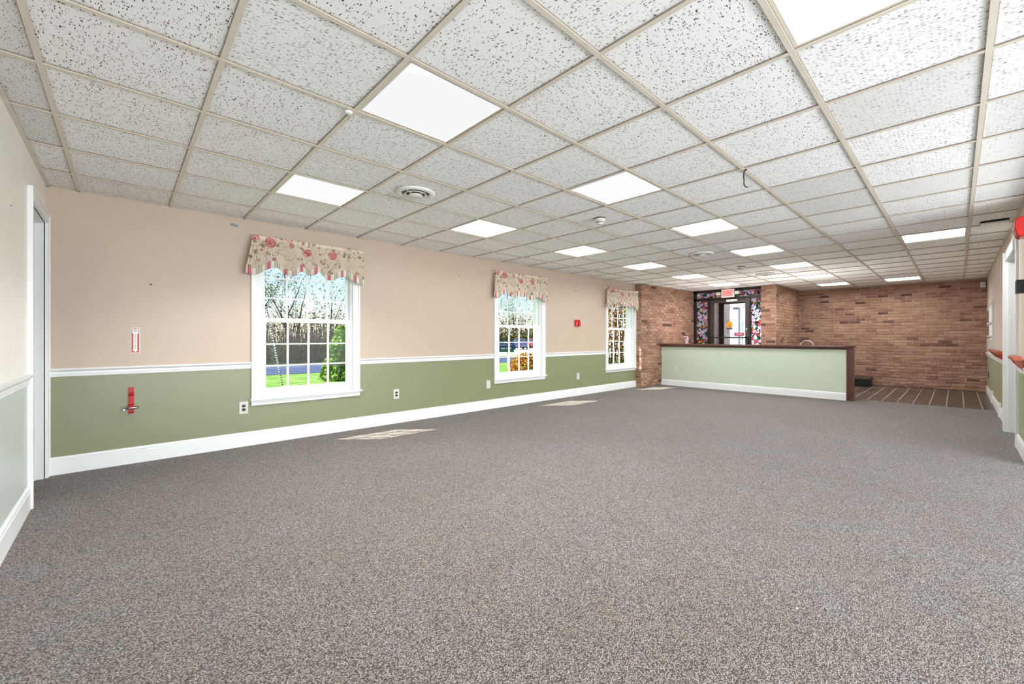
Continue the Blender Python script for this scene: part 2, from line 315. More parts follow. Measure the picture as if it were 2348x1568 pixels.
# ------------------------------------------------------------ mesh builder
OFF = {}
class MB:
    def __init__(s): s.v = []; s.f = []; s.m = []; s.uv = {}; s.tone = {}
    def face(s, pts, m=0, uv=None, tone=None):
        i0 = len(s.v); s.v += [tuple(p) for p in pts]; s.f.append(tuple(range(i0, i0 + len(pts)))); s.m.append(m)
        if uv: s.uv[len(s.f) - 1] = uv
        if tone is not None: s.tone[len(s.f) - 1] = tone
    def box(s, x0, x1, y0, y1, z0, z1, m=0, tone=None):
        if x0 > x1: x0, x1 = x1, x0
        if y0 > y1: y0, y1 = y1, y0
        if z0 > z1: z0, z1 = z1, z0
        i = len(s.v)
        s.v += [(x0, y0, z0), (x1, y0, z0), (x1, y1, z0), (x0, y1, z0), (x0, y0, z1), (x1, y0, z1), (x1, y1, z1), (x0, y1, z1)]
        for q in ((0, 3, 2, 1), (4, 5, 6, 7), (0, 1, 5, 4), (1, 2, 6, 5), (2, 3, 7, 6), (3, 0, 4, 7)):
            s.f.append(tuple(i + j for j in q)); s.m.append(m)
            if tone is not None: s.tone[len(s.f) - 1] = tone
        return s
    def prism(s, poly, fn, a, b, m=0):
        """extrude polygon poly [(p,q)] from a to b; fn(p,q,t)->xyz"""
        n = len(poly); i = len(s.v)
        s.v += [fn(p, q, a) for p, q in poly] + [fn(p, q, b) for p, q in poly]
        for j in range(n):
            k2 = (j + 1) % n; s.f.append((i + j, i + k2, i + n + k2, i + n + j)); s.m.append(m)
        s.f.append(tuple(i + j for j in range(n))[::-1]); s.m.append(m)
        s.f.append(tuple(i + n + j for j in range(n))); s.m.append(m)
        return s
    def tube(s, pts, r, n=8, m=0, cap=True):
        pts = [Vector(p) for p in pts]; rs = r if isinstance(r, (list, tuple)) else [r] * len(pts)
        prev = None; i0 = len(s.v)
        for j, p in enumerate(pts):
            d = (pts[min(j + 1, len(pts) - 1)] - pts[max(j - 1, 0)]).normalized()
            if prev is None:
                u = d.cross(Vector((0, 0, 1)) if abs(d.z) < 0.9 else Vector((1, 0, 0))).normalized()
            else:
                u = (prev - d * prev.dot(d)).normalized()
            prev = u; w2 = d.cross(u)
            for q in range(n):
                a = 2 * math.pi * q / n
                s.v.append(tuple(p + (u * math.cos(a) + w2 * math.sin(a)) * rs[j]))
        for j in range(len(pts) - 1):
            for q in range(n):
                a = i0 + j * n + q; b = i0 + j * n + (q + 1) % n
                s.f.append((a, b, b + n, a + n)); s.m.append(m)
        if cap:
            s.f.append(tuple(i0 + q for q in range(n))[::-1]); s.m.append(m)
            s.f.append(tuple(i0 + (len(pts) - 1) * n + q for q in range(n))); s.m.append(m)
        return s
    def lathe(s, prof, c, n=24, m=0, axis='z', cap=True):
        """prof [(r, h)] about axis through c"""
        i0 = len(s.v)
        for r_, h_ in prof:
            for q in range(n):
                a = 2 * math.pi * q / n; x, y = r_ * math.cos(a), r_ * math.sin(a)
                s.v.append({'z': (c[0] + x, c[1] + y, c[2] + h_), 'y': (c[0] + x, c[1] + h_, c[2] + y), 'x': (c[0] + h_, c[1] + x, c[2] + y)}[axis])
        for j in range(len(prof) - 1):
            for q in range(n):
                a = i0 + j * n + q; b = i0 + j * n + (q + 1) % n
                s.f.append((a, b, b + n, a + n)); s.m.append(m)
        if cap:
            s.f.append(tuple(i0 + q for q in range(n))[::-1]); s.m.append(m)
            s.f.append(tuple(i0 + (len(prof) - 1) * n + q for q in range(n))); s.m.append(m)
        return s
    def build(s, name, mats, parent=None, smooth=False, bevel=0.0, recalc=True):
        if not isinstance(mats, (list, tuple)): mats = [mats]
        if parent is None:
            xs, ys, zs = zip(*s.v); off = Vector(((min(xs) + max(xs)) / 2, (min(ys) + max(ys)) / 2, min(zs)))
        else: off = OFF[parent.name]
        me = bpy.data.meshes.new(name)
        me.from_pydata([(x - off.x, y - off.y, z - off.z) for x, y, z in s.v], [], s.f)
        for mt in mats: me.materials.append(mt)
        for p, mi in zip(me.polygons, s.m): p.material_index = mi; p.use_smooth = smooth
        if s.uv:
            ul = me.uv_layers.new(name='UVMap')
            for fi, uv in s.uv.items():
                for li, c in zip(me.polygons[fi].loop_indices, uv): ul.data[li].uv = c
        if s.tone:
            ca = me.color_attributes.new('brick_tone', 'BYTE_COLOR', 'CORNER')
            for fi, t in s.tone.items():
                for li in me.polygons[fi].loop_indices: ca.data[li].color = (t, t, t, 1)
        if recalc:
            bm = bmesh.new(); bm.from_mesh(me); bmesh.ops.recalc_face_normals(bm, faces=bm.faces[:]); bm.to_mesh(me); bm.free()
        o = bpy.data.objects.new(name, me); COL.objects.link(o)
        if parent is None: o.location = off
        else: o.parent = parent
        OFF[o.name] = off
        if bevel:
            b = o.modifiers.new('bevel', 'BEVEL'); b.width = bevel; b.segments = 2; b.limit_method = 'ANGLE'; b.angle_limit = R(40)
        return o
def thing(name, label, cat, loc, group=None):
    o = bpy.data.objects.new(name, None); COL.objects.link(o); o.location = loc; o.empty_display_size = 0.1
    OFF[o.name] = Vector(loc); o['label'] = label; o['category'] = cat
    if group: o['group'] = group
    return o
def tag(o, label, cat, group=None, kind=None):
    o['label'] = label; o['category'] = cat
    if group: o['group'] = group
    if kind: o['kind'] = kind
    return o
def struct(o, label=None):
    o['kind'] = 'structure'
    if label: o['label'] = label
    return o
def sempty(name, loc, label=None):
    o = bpy.data.objects.new(name, None); COL.objects.link(o); o.location = loc; o.empty_display_size = 0.1
    OFF[o.name] = Vector(loc); return struct(o, label)
def text_mesh(name, body, mat, parent, origin, xdir, ydir, size, depth=0.001, align='CENTER', spacing=1.0):
    cu = bpy.data.curves.new('lettering', 'FONT'); cu.body = body; cu.size = size; cu.extrude = depth / 2
    cu.align_x = align; cu.align_y = 'CENTER'; cu.space_line = spacing; cu.resolution_u = 3
    to = bpy.data.objects.new('lettering', cu); COL.objects.link(to)
    dg = bpy.context.evaluated_depsgraph_get(); me = bpy.data.meshes.new_from_object(to.evaluated_get(dg))
    bpy.data.objects.remove(to, do_unlink=True)
    x = Vector(xdir).normalized(); y = Vector(ydir).normalized(); z = x.cross(y)
    off = OFF[parent.name]
    mt = Matrix(((x.x, y.x, z.x, origin[0] - off.x), (x.y, y.y, z.y, origin[1] - off.y), (x.z, y.z, z.z, origin[2] - off.z), (0, 0, 0, 1)))
    me.transform(mt); me.materials.clear(); me.materials.append(mat)
    o = bpy.data.objects.new(name, me); COL.objects.link(o); o.parent = parent; OFF[o.name] = off; return o
sY, cYw = math.sin(YAW), math.cos(YAW)
def ray(u, v):
    a = (u - CX) / F; return Vector((a * sY + cYw, -a * cYw + sY, (CY - v) / F))
def at_depth(u, v, t): return Vector((0, 0, CAMH)) + ray(u, v) * t
def on_z(u, v, z): d = ray(u, v); return Vector((0, 0, CAMH)) + d * ((z - CAMH) / d.z)
def on_y(u, v, y): d = ray(u, v); return Vector((0, 0, CAMH)) + d * (y / d.y)
def on_x(u, v, x): d = ray(u, v); return Vector((0, 0, CAMH)) + d * (x / d.x)
rnd = random.Random(7)

# ------------------------------------------------------------ floors
b = MB(); b.box(XW - 0.4, 10.10, YS - 0.9, YN + 0.02, -0.05, 0.0)
struct(b.build('floor', M['carpet']), 'grey beige looped carpet')
b = MB(); b.box(10.10, 13.6, YS - 0.2, YB + 0.1, -0.06, -0.004)
struct(b.build('floor_entry', M['slate']), 'dark brown stone floor tiles by the entrance')

# ------------------------------------------------------------ walls of the painted room
ZR = 0.865   # colour change under the chair rail
WIN = [  # casing outer x0, x1, stool top
    (1.003, 2.192, 0.505), (4.438, 5.672, 0.480), (7.610, 8.840, 0.478)]
CW = 0.088
ZT = 2.215   # casing top
WT = 0.19    # wall thickness
def wall_north():
    b = MB(); x = XW - 0.2
    edges = []
    for (a, c, zs) in WIN: edges.append((a + CW, c - CW, zs))
    cur = x
    for (a, c, zs) in edges:
        b.box(cur, a, YN, YN + WT, 0, ZR, 1); b.box(cur, a, YN, YN + WT, ZR, 2.9, 0)
        b.box(a, c, YN, YN + WT, 0, zs - 0.02, 1); b.box(a, c, YN, YN + WT, ZT - CW, 2.9, 0)
        cur = c
    b.box(cur, XB + 0.02, YN, YN + WT, 0, ZR, 1); b.box(cur, XB + 0.02, YN, YN + WT, ZR, 2.9, 0)
    b.box(x, XB, YN + WT, YN + WT + 0.01, GZ, -0.0, 2)
    for (a, c, zs) in edges: pass
    return b.build('wall_north', [M['peach'], M['green'], M['house']])
struct(wall_north(), 'window wall painted peach above and sage green below')
b = MB()
for (y0, y1) in ((YS - 0.2, 4.40), (5.185, YN + WT)):
    b.box(XW - 0.12, XW, y0, y1, 0, ZR, 1); b.box(XW - 0.12, XW, y0, y1, ZR, 2.9, 0)
b.box(XW - 0.12, XW, 4.40, 5.185, 2.115, 2.9, 0)
struct(b.build('wall_west', [M['cream'], M['green_lit_west']]), 'short wall at the left edge with a doorway')  # cream is the wall's peach with the light put into its colour
b = MB()
for (x0, x1) in ((5.95, 6.93), (7.93, XE)):
    b.box(x0, x1, YS - 0.2, YS, 0, ZR - 0.03, 1); b.box(x0, x1, YS - 0.2, YS, ZR - 0.03, 2.9, 0)
b.box(6.93, 7.93, YS - 0.2, YS, 2.11, 2.9, 0); b.box(XW, 5.95, YS - 0.2, YS, 2.38, 2.9, 0)  # last box heads the opening added for the fill light
struct(b.build('wall_south', [M['peach_lit_south'], M['green_lit_south']]), 'long wall at the right edge with a doorway')
b = MB(); b.box(XW - 0.1, 6.1, -4.9, YS - 0.2, -0.05, 0); struct(b.build('floor_fill_bay', M['concrete']))  # made-up bay behind the camera, built around the added fill light
b = MB(); b.box(XW - 0.1, 6.1, -4.9, YS - 0.2, 2.5, 2.6); b.box(XW - 0.12, XW, -4.9, YS - 0.2, 0, 2.5); b.box(6.0, 6.12, -4.9, YS - 0.2, 0, 2.5); b.box(XW - 0.1, 6.1, -5.0, -4.9, 0, 2.5)
struct(b.build('wall_fill_bay', M['trim']))
# little halls behind the two doorways
b = MB(); b.box(XW - 1.6, XW - 0.12, 5.20, 5.30, 0, 2.5); b.box(XW - 1.7, XW - 1.6, 3.9, 5.3, 0, 2.5); b.box(XW - 1.6, XW - 0.12, 3.9, 4.0, 0, 2.5); b.box(XW - 1.7, XW - 0.12, 3.9, 5.3, 2.5, 2.55); b.box(XW - 1.7, XW - 0.4, 3.9, 5.3, -0.05, 0)
struct(b.build('wall_west_hall', M['trim']))
b = MB(); b.box(7.95, 8.05, YS - 1.4, YS - 0.2, 0, 2.5); b.box(6.7, 6.8, YS - 1.4, YS - 0.2, 0, 2.5); b.box(6.7, 8.05, YS - 1.5, YS - 1.4, 0, 2.5); b.box(6.7, 8.05, YS - 1.5, YS - 0.2, 2.5, 2.55); b.box(6.7, 8.05, YS - 1.5, YS - 0.85, -0.05, 0)
struct(b.build('wall_south_hall', M['trim']))

# ------------------------------------------------------------ brickwork
def brick_panel(b, o, u, n, L, z0, z1, seed, corner=0.0, bw=0.2, bh=0.0575, mj=0.0115, rough=1.0):
    """bricks on plane through o, running along u, facing n; L long"""
    rr = random.Random(seed); U = Vector((u[0], u[1], 0)); Nn = Vector((n[0], n[1], 0)); O = Vector((o[0], o[1], 0))
    row = 0; z = z0 + mj * 0.5
    while z < z1 - 0.012:
        zt = min(z + bh, z1 - 0.001); x = -((row % 2) * (bw + mj) / 2) + corner
        ragged = 1.0 + 1.1 * max(0.0, 1 - (z - z0) / 1.5) * rough
        while x < L:
            x0 = max(0, x + rr.uniform(-0.004, 0.004)); x1 = min(L, x + bw + rr.uniform(-0.004, 0.004))
            if x1 - x0 > 0.03:
                t = 0.25 + 0.6 * rr.random()
                if rr.random() < 0.05: t = rr.uniform(0.02, 0.12)
                pr = 0.010 + rr.uniform(-0.003, 0.005) * ragged; j = lambda a=0.0022: rr.uniform(-a, a) * ragged
                pts = []
                for (dx, dz) in ((0, 0), (1, 0), (1, 1), (0, 1)):
                    base = O + U * (x0 + dx * (x1 - x0)) + Vector((0, 0, z + dz * (zt - z)))
                    pts.append(base)
                i = len(b.v); g = 0.007
                cx_, cz_ = (x0 + x1) / 2, (z + zt) / 2
                b.v += [tuple(p - Nn * 0.01) for p in pts]
                mid = [p + Nn * (pr - 0.004) + U * j() + Vector((0, 0, j(0.0018))) for p in pts]
                b.v += [tuple(p) for p in mid]
                b.v += [tuple(p + Nn * (0.004 + j()) + U * (g if dx == 0 else -g) + Vector((0, 0, g if dz == 0 else -g))) for p, (dx, dz) in zip(mid, ((0, 0), (1, 0), (1, 1), (0, 1)))]
                for a in (0, 4):
                    for q in range(4):
                        w_ = (q + 1) % 4; b.f.append((i + a + q, i + a + w_, i + a + 4 + w_, i + a + 4 + q)); b.m.append(0); b.tone[len(b.f) - 1] = t
                b.f.append((i + 8, i + 9, i + 10, i + 11)); b.m.append(0); b.tone[len(b.f) - 1] = t
            x += bw + mj
        z += bh + mj; row += 1
def brick_wall(name, panels, cores, label, seed=1, mats=None):
    b = MB()
    for kq, p in enumerate(panels): brick_panel(b, *p, seed=seed * 50 + kq)
    for c in cores:
        if isinstance(c, list): b.prism(c, lambda p, q, t: (p, q, t), 0, 2.9, 1)
        else: b.box(*c, 1)
    return struct(b.build(name, mats or [M['brick'], M['mortar']], recalc=True), label)
g_ = 0.004
brick_wall('wall_east', [((XE, YS), (0, 1), (-1, 0), 2.958 - YS, 0.0, HC)], [(XE + g_, XE + 0.2, YS - 0.2, 3.0, 0, 2.9)], 'brown brick back wall', 1)
YB2 = 5.0
lb = math.hypot(XS - XB, YB - YB2); ub = ((XS - XB) / lb, (YB2 - YB) / lb)
brick_wall('wall_northeast', [((XB, YB), ub, (ub[1], -ub[0]), lb, 0.0, HC), ((XB, YN), (0, -1), (-1, 0), YN - YB, 0.0, HC)],
           [[(XB + g_, YB + g_), (XS + 0.1, YB2 + g_), (XS + 0.1, YB + 0.25), (XB + g_, YB + 0.25)]], 'pinkish brick side wall beside the last window', 2)
PX = 11.30
brick_wall('wall_pier', [((PX, 3.285), (0, -1), (-1, 0), 3.285 - 2.958, 0.0, HC), ((PX, 2.958), (1, 0), (0, -1), XE - PX, 0.0, HC)],
           [(PX + g_, XE + 0.1, 2.958 + g_, 3.285 - g_, 0, 2.9)], 'brick pier and return wall beside the entrance', 3)
# vestibule and outside brick
brick_wall('wall_vestibule', [((XS + 0.12, YB), (1, 0), (0, -1), 2.85, -0.2, 2.35)], [(XS + 0.12, 14.37, YB + g_, YB + 0.25, -0.44, 2.36)], 'pale pink brick wall seen through the glass entrance door', 4, [M['brick_pale'], M['mortar_pale']])

# ------------------------------------------------------------ ceiling
def ceiling():
    b = MB(); z = HC
    xs = [GX0 + GDX * i for i in range(-2, 24)]; xs = [XW] + [x for x in xs if XW + 0.03 < x < XE - 0.03] + [XE]
    ys = [GY0 + GDY * j for j in range(-3, 10)]; ys = [YS] + [y for y in ys if YS + 0.03 < y < YN - 0.03] + [YN]
    lights = set(LIGHT_CELLS)
    for i in range(len(xs) - 1):
        for j in range(len(ys) - 1):
            gx = math.floor(((xs[i] + xs[i + 1]) / 2 - GX0) / GDX); gy = math.floor(((ys[j] + ys[j + 1]) / 2 - GY0) / GDY)
            if (gx, gy) in lights: continue
            x0, x1, y0, y1 = xs[i], xs[i + 1], ys[j], ys[j + 1]
            rr = random.Random(gx * 131 + gy * 17 + 5); r_ = rr.random()
            m = 0 if r_ < 0.62 else 1
            if (gx, gy) in COMBED: m = 2
            if (gx, gy) in PLAIN: m = 3
            ox, oy = rr.uniform(0, 20), rr.uniform(0, 20)
            rot = (m == 2 and gy < 1) or (m != 2 and rr.random() < 0.5)
            uv = [(x0, y0), (x1, y0), (x1, y1), (x0, y1)]
            if not rot: uv = [(q, p) for p, q in uv]
            if m == 2: uv = [(q, p) for p, q in [(x0, y0), (x1, y0), (x1, y1), (x0, y1)]]
            uv = [(p + ox, q + oy) for p, q in uv]
            zt = z + 0.006 + rr.uniform(0, 0.0015)
            b.face([(x0, y0, zt), (x0, y1, zt), (x1, y1, zt), (x1, y0, zt)], m, uv=[uv[0], uv[3], uv[2], uv[1]])
    h = 0.0118
    for x in xs[1:-1]: b.box(x - h, x + h, YS, YN, z - 0.002, z + 0.0035, 4)
    for y in ys[1:-1]: b.box(XW, XE, y - h, y + h, z - 0.0026, z + 0.003, 4)
    for x in xs[1:-1]: b.box(x - h - 0.0027, x - h, YS, YN, z + 0.001, z + 0.0045, 5)  # thin dark strips standing in for the shadow gap beside each tee
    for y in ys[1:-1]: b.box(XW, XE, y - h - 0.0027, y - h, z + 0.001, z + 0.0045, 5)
    for q in ((XW, XE, YN - 0.022, YN), (XW, XE, YS, YS + 0.022), (XW, XW + 0.022, YS, YN), (XE - 0.022, XE, YS, YN)):
        b.box(*q, z - 0.002, z + 0.003, 4)
    return b.build('ceiling', [M['tile_a'], M['tile_b'], M['tile_c'], M['tile_d'], M['tee'], M['gap_shade']], recalc=False)
LIGHTS = [  # cell x, cell y, label
    (1, 5, 'dim square ceiling panel nearest the window wall, first of its row from the camera'),
    (4, 5, 'bright square ceiling panel just beyond the round vent, in the row nearest the windows'),
    (7, 5, 'third square ceiling panel of the window side row, counted from the camera'),
    (10, 5, 'fourth square ceiling panel of the window side row, counted from the camera'),
    (13, 5, 'fifth square ceiling panel of the window side row, above the left end of the counter'),
    (16, 5, 'lit square ceiling panel directly in front of the red exit sign'),
    (1, 2, 'largest whole square ceiling panel, with a white hook at its corner'),
    (4, 2, 'square ceiling panel beside the smoke detector, second of the middle row'),
    (7, 2, 'third square ceiling panel of the middle row, before the far round vent'),
    (10, 2, 'fourth square ceiling panel of the middle row, counted from the camera'),
    (13, 2, 'fifth square ceiling panel of the middle row, counted from the camera'),
    (16, 2, 'sixth square ceiling panel of the middle row, counted from the camera'),
    (19, 2, 'last square ceiling panel of the middle row, by the brick return wall'),
    (2, -1, 'square ceiling panel cut off by the top edge of the picture'),
    (11, -1, 'lone square ceiling panel above the right side, near the red alarm'),
    (19, 0, 'far square ceiling panel close to the brick back wall')]
LIGHT_CELLS = [(a, c) for a, c, _ in LIGHTS]
COMBED = {(4, -1), (5, -2), (6, 0), (7, 0), (-2, 4), (-2, 5), (-2, 3)}
PLAIN = {(7, -1), (8, 0), (8, 1), (7, -2), (8, -2), (8, 2), (6, -2), (9, 1), (10, 0), (11, 1), (10, 2), (12, 0)}
struct(ceiling(), 'suspended ceiling of fissured tiles in a cream grid')
b = MB(); b.box(XW - 0.3, XE + 0.3, YS - 0.3, 3.3, 2.9, 3.0); b.box(XW - 0.3, XS + 0.15, 3.3, YN + WT, 2.9, 3.0)
b.box(XW - 1.5, XS - 0.4, YN + WT, YN + 0.92, 2.58, 2.68); b.box(XW - 1.5, XE + 0.3, YN + WT, YN + WT + 0.02, 2.5, 3.0)
struct(b.build('roof', M['house']), 'roof and eave over the room')

# ceiling lights
fr = MB(); hx, hy = GDX / 2 - 0.013, GDY / 2 - 0.013
def troffer():
    root = thing('ceiling_light', 'x', 'ceiling light', (0, 0, HC), 'square ceiling light panels')
    b = MB(); t = 0.016
    for q in ((-hx, hx, -hy, -hy + t), (-hx, hx, hy - t, hy), (-hx, -hx + t, -hy + t, hy - t), (hx - t, hx, -hy + t, hy - t)):
        b.box(*q, HC + 0.004, HC + 0.012)
    b.build('frame', M['tee'], root)
    b = MB(); b.box(-hx + t, hx - t, -hy + t, hy - t, HC + 0.009, HC + 0.013); b.build('diffuser', M['diffuser'], root)
    b = MB()
    for q in ((-hx, hx, -hy, -hy + 0.004), (-hx, hx, hy - 0.004, hy), (-hx, -hx + 0.004, -hy, hy), (hx - 0.004, hx, -hy, hy)): b.box(*q, HC + 0.012, HC + 0.1)
    b.box(-hx, hx, -hy, hy, HC + 0.1, HC + 0.105); b.build('housing', M['white_plastic'], root)
    return root
def dup(root, loc, label):
    r = root.copy(); COL.objects.link(r); r.location = loc; r['label'] = label
    for ch in root.children:
        c = ch.copy(); COL.objects.link(c); c.parent = r
        for gch in ch.children:
            d = gch.copy(); COL.objects.link(d); d.parent = c
    return r
proto = troffer()
DIM = {(1, 2)}
MID = {(1, 5), (4, 2)}
vmesh = {}
def relamp(top, kind):
    for ch in top.children:
        if ch.name.startswith('diffuser'):
            if kind not in vmesh: vmesh[kind] = ch.data.copy(); vmesh[kind].materials[0] = M[kind]
            ch.data = vmesh[kind]
tops = [proto] + [dup(proto, (0, 0, HC), lab) for _, _, lab in LIGHTS[1:]]
for top, (gx, gy, lab) in zip(tops, LIGHTS):
    top.location = (GX0 + GDX * (gx + 0.5), GY0 + GDY * (gy + 0.5), HC); top['label'] = lab
    if (gx, gy) in DIM: relamp(top, 'diffuser_dim')
    elif (gx, gy) in MID: relamp(top, 'diffuser_mid')
    elif gx >= 10: relamp(top, 'diffuser_far')

# ------------------------------------------------------------ trims
def strip(b, prof, p0, p1, n, m=0):
    """moulding: profile (d out from wall, z) run from p0 to p1 (x,y); n wall normal"""
    p0 = Vector((*p0, 0)); p1 = Vector((*p1, 0)); nn = Vector((*n, 0))
    b.prism(prof, lambda d, z, t: tuple(p0.lerp(p1, t) + nn * d + Vector((0, 0, z))), 0, 1, m)
def rail_prof(zt, h=0.072): z = zt - h; return [(0, z), (0.008, z), (0.011, z + 0.010), (0.009, z + 0.016), (0.013, z + 0.022), (0.013, z + 0.042), (0.022, z + 0.052), (0.028, z + 0.058), (0.029, zt - 0.003), (0.026, zt), (0, zt)]
def base_prof(h=0.145): return [(0, 0), (0.016, 0), (0.016, h - 0.034), (0.0125, h - 0.030), (0.0125, h - 0.026), (0.0145, h - 0.020), (0.012, h - 0.010), (0.006, h - 0.003), (0.004, h), (0, h)]
N_, S_, W_, E_ = (0, -1), (0, 1), (1, 0), (-1, 0)
segs = [(XW, WIN[0][0]), (WIN[0][1], WIN[1][0]), (WIN[1][1], WIN[2][0])]
b = MB()
for kq, (a, c) in enumerate(segs):
    zt = (0.902, 0.895, 0.880)[kq]; strip(b, rail_prof(zt), (a, YN), (c, YN), N_)
struct(b.build('trim_1', M['trim']), 'white chair rail along the window wall')
b = MB(); strip(b, base_prof(0.15), (XW, YN), (XB, YN), N_); struct(b.build('baseboard_north', M['trim']), 'white baseboard along the window wall')
b = MB(); strip(b, rail_prof(0.912), (XW, YS), (XW, 4.318), W_); struct(b.build('trim_2', M['trim']), 'white chair rail on the short left wall')
b = MB(); strip(b, base_prof(0.16), (XW, YS), (XW, 4.318), W_); struct(b.build('baseboard_west', M['trim']))
b = MB(); strip(b, rail_prof(0.862), (8.05, YS), (XE, YS), S_); strip(b, rail_prof(0.885), (5.95, YS), (6.84, YS), S_)
struct(b.build('trim_3', M['trim']), 'white chair rail on the right wall')
b = MB(); strip(b, base_prof(0.15), (8.05, YS), (XE, YS), S_); strip(b, base_prof(0.15), (5.95, YS), (6.84, YS), S_)
struct(b.build('baseboard_south', M['trim']))

# doorway at the left edge
dr = sempty('door_1', (XW, 4.79, 0), 'white cased doorway in the left wall')
b = MB()
b.box(XW - 0.005, XW + 0.02, 4.318, 4.400, 0, 2.195); b.box(XW - 0.005, XW + 0.02, 5.185, 5.252, 0, 2.195); b.box(XW - 0.005, XW + 0.02, 4.400, 5.185, 2.115, 2.195)
b.box(XW + 0.02, XW + 0.026, 4.318, 4.338, 0, 2.195); b.box(XW + 0.02, XW + 0.026, 5.236, 5.252, 0, 2.195); b.box(XW + 0.02, XW + 0.026, 4.338, 5.236, 2.175, 2.195)
b.build('casing', M['trim'], dr)
b = MB()
b.box(XW - 0.14, XW - 0.005, 5.170, 5.186, 0, 2.118); b.box(XW - 0.14, XW - 0.005, 4.399, 4.415, 0, 2.118); b.box(XW - 0.14, XW - 0.005, 4.415, 5.170, 2.102, 2.118)
b.box(XW - 0.085, XW - 0.05, 5.158, 5.170, 0, 2.09); b.box(XW - 0.085, XW - 0.05, 4.415, 5.158, 2.09, 2.102)
b.build('jamb', M['trim'], dr)
b = MB(); b.box(XW - 0.16, XW - 0.145, 5.120, 5.180, 0, 2.1); b.build('door_edge', M['trim'], dr)
# doorway in the right wall
dr = sempty('door_2', (7.43, YS, 0), 'white cased doorway in the right wall')
b = MB()
b.box(7.93, 8.05, YS - 0.005, YS + 0.035, 0, 2.225); b.box(6.84, 6.93, YS - 0.005, YS + 0.02, 0, 2.225); b.box(6.93, 7.93, YS - 0.005, YS + 0.035, 2.11, 2.225)
b.box(7.93, 7.945, YS + 0.035, YS + 0.05, 0, 2.11); b.box(8.03, 8.05, YS + 0.035, YS + 0.05, 0, 2.225)
b.build('casing', M['trim'], dr)
b = MB(); b.box(7.914, 7.931, YS - 0.2, YS + 0.01, 0, 2.112); b.box(6.929, 6.945, YS - 0.2, YS, 0, 2.112); b.box(6.945, 7.914, YS - 0.2, YS, 2.095, 2.112)
b.box(7.90, 7.914, YS - 0.12, YS - 0.085, 0, 2.095)
b.build('jamb', M['trim'], dr)

# ------------------------------------------------------------ windows
def frame_box(b, x0, x1, y0, y1, z0, z1, wl_, wr, wb, wt):
    b.box(x0, x0 + wl_, y0, y1, z0, z1); b.box(x1 - wr, x1, y0, y1, z0, z1)
    b.box(x0 + wl_, x1 - wr, y0, y1, z0, z0 + wb); b.box(x0 + wl_, x1 - wr, y0, y1, z1 - wt, z1)
def window(idx, x0, x1, zs, label):
    root = sempty('window_%d' % idx, ((x0 + x1) / 2, YN, zs), label)
    ix0, ix1 = x0 + CW, x1 - CW
    b = MB()   # casing with a stepped moulding
    for (a, c) in ((x0, ix0), (ix1, x1)):
        b.box(a, c, YN - 0.018, YN + 0.004, zs, ZT)
    b.box(ix0, ix1, YN - 0.018, YN + 0.004, ZT - CW, ZT)
    b.box(x0, x0 + 0.02, YN - 0.026, YN - 0.018, zs, ZT); b.box(x1 - 0.02, x1, YN - 0.026, YN - 0.018, zs, ZT); b.box(x0 + 0.02, x1 - 0.02, YN - 0.026, YN - 0.018, ZT - 0.02, ZT)
    b.build('casing', M['trim'], root, bevel=0.002)
    b = MB(); b.box(x0 - 0.012, x1 + 0.02, YN - 0.052, YN + 0.04, zs - 0.022, zs); b.build('stool', M['trim'], root, bevel=0.004)
    b = MB(); b.box(x0, x1, YN - 0.018, YN - 0.0005, zs - 0.078, zs - 0.022); b.box(x0, x1, YN - 0.022, YN - 0.018, zs - 0.045, zs - 0.022); b.build('apron', M['trim'], root, bevel=0.002)
    b = MB()   # jamb liner with tracks
    j0, j1 = YN + 0.004, YN + WT + 0.01
    b.box(ix0 - 0.004, ix0 + 0.012, j0, j1, zs, ZT - CW + 0.004); b.box(ix1 - 0.012, ix1 + 0.004, j0, j1, zs, ZT - CW + 0.004)
    b.box(ix0, ix1, j0, j1, ZT - CW - 0.012, ZT - CW + 0.003); b.box(ix0, ix1, j0 + 0.03, j1 + 0.03, zs - 0.02, zs + 0.012)
    for yy in (YN + 0.022, YN + 0.066, YN + 0.108):
        b.box(ix0 + 0.012, ix0 + 0.024, yy, yy + 0.006, zs + 0.012, ZT - CW - 0.012); b.box(ix1 - 0.024, ix1 - 0.012, yy, yy + 0.006, zs + 0.012, ZT - CW - 0.012)
    b.build('jamb_liner', M['vinyl'], root)
    zm = 1.335
    def sash(nm, y0, z0, z1, wb, wt, st):
        a, c = ix0 + 0.014, ix1 - 0.014
        b = MB(); frame_box(b, a, c, y0, y0 + 0.034, z0, z1, st, st, wb, wt)
        s = b.build(nm, M['vinyl'], root, bevel=0.003)
        gx0, gx1, gz0, gz1 = a + st, c - st, z0 + wb, z1 - wt
        b = MB(); mw = 0.0095
        for q in (1, 2, 3):
            xm = gx0 + (gx1 - gx0) * q / 4; b.box(xm - mw, xm + mw, y0 + 0.006, y0 + 0.022, gz0, gz1)
        for q in (1, 2):
            z_ = gz0 + (gz1 - gz0) * q / 3; b.box(gx0, gx1, y0 + 0.008, y0 + 0.020, z_ - mw * 0.8, z_ + mw * 0.8)
        b.build('muntins', M['vinyl'], s)
        b = MB(); b.box(gx0 - 0.004, gx1 + 0.004, y0 + 0.0225, y0 + 0.0265, gz0 - 0.004, gz1 + 0.004); b.build('glass_pane', M['glass'], s)
    sash('upper_sash', YN + 0.074, zm + 0.005, ZT - CW - 0.013, 0.042, 0.045, 0.047)
    sash('lower_sash', YN + 0.030, zs + 0.014, zm + 0.052, 0.085, 0.050, 0.047)
    return root
window(1, *WIN[0], 'large double-hung window nearest the camera')
window(2, *WIN[1], 'middle double-hung window')
window(3, *WIN[2], 'double-hung window beside the brick wall')

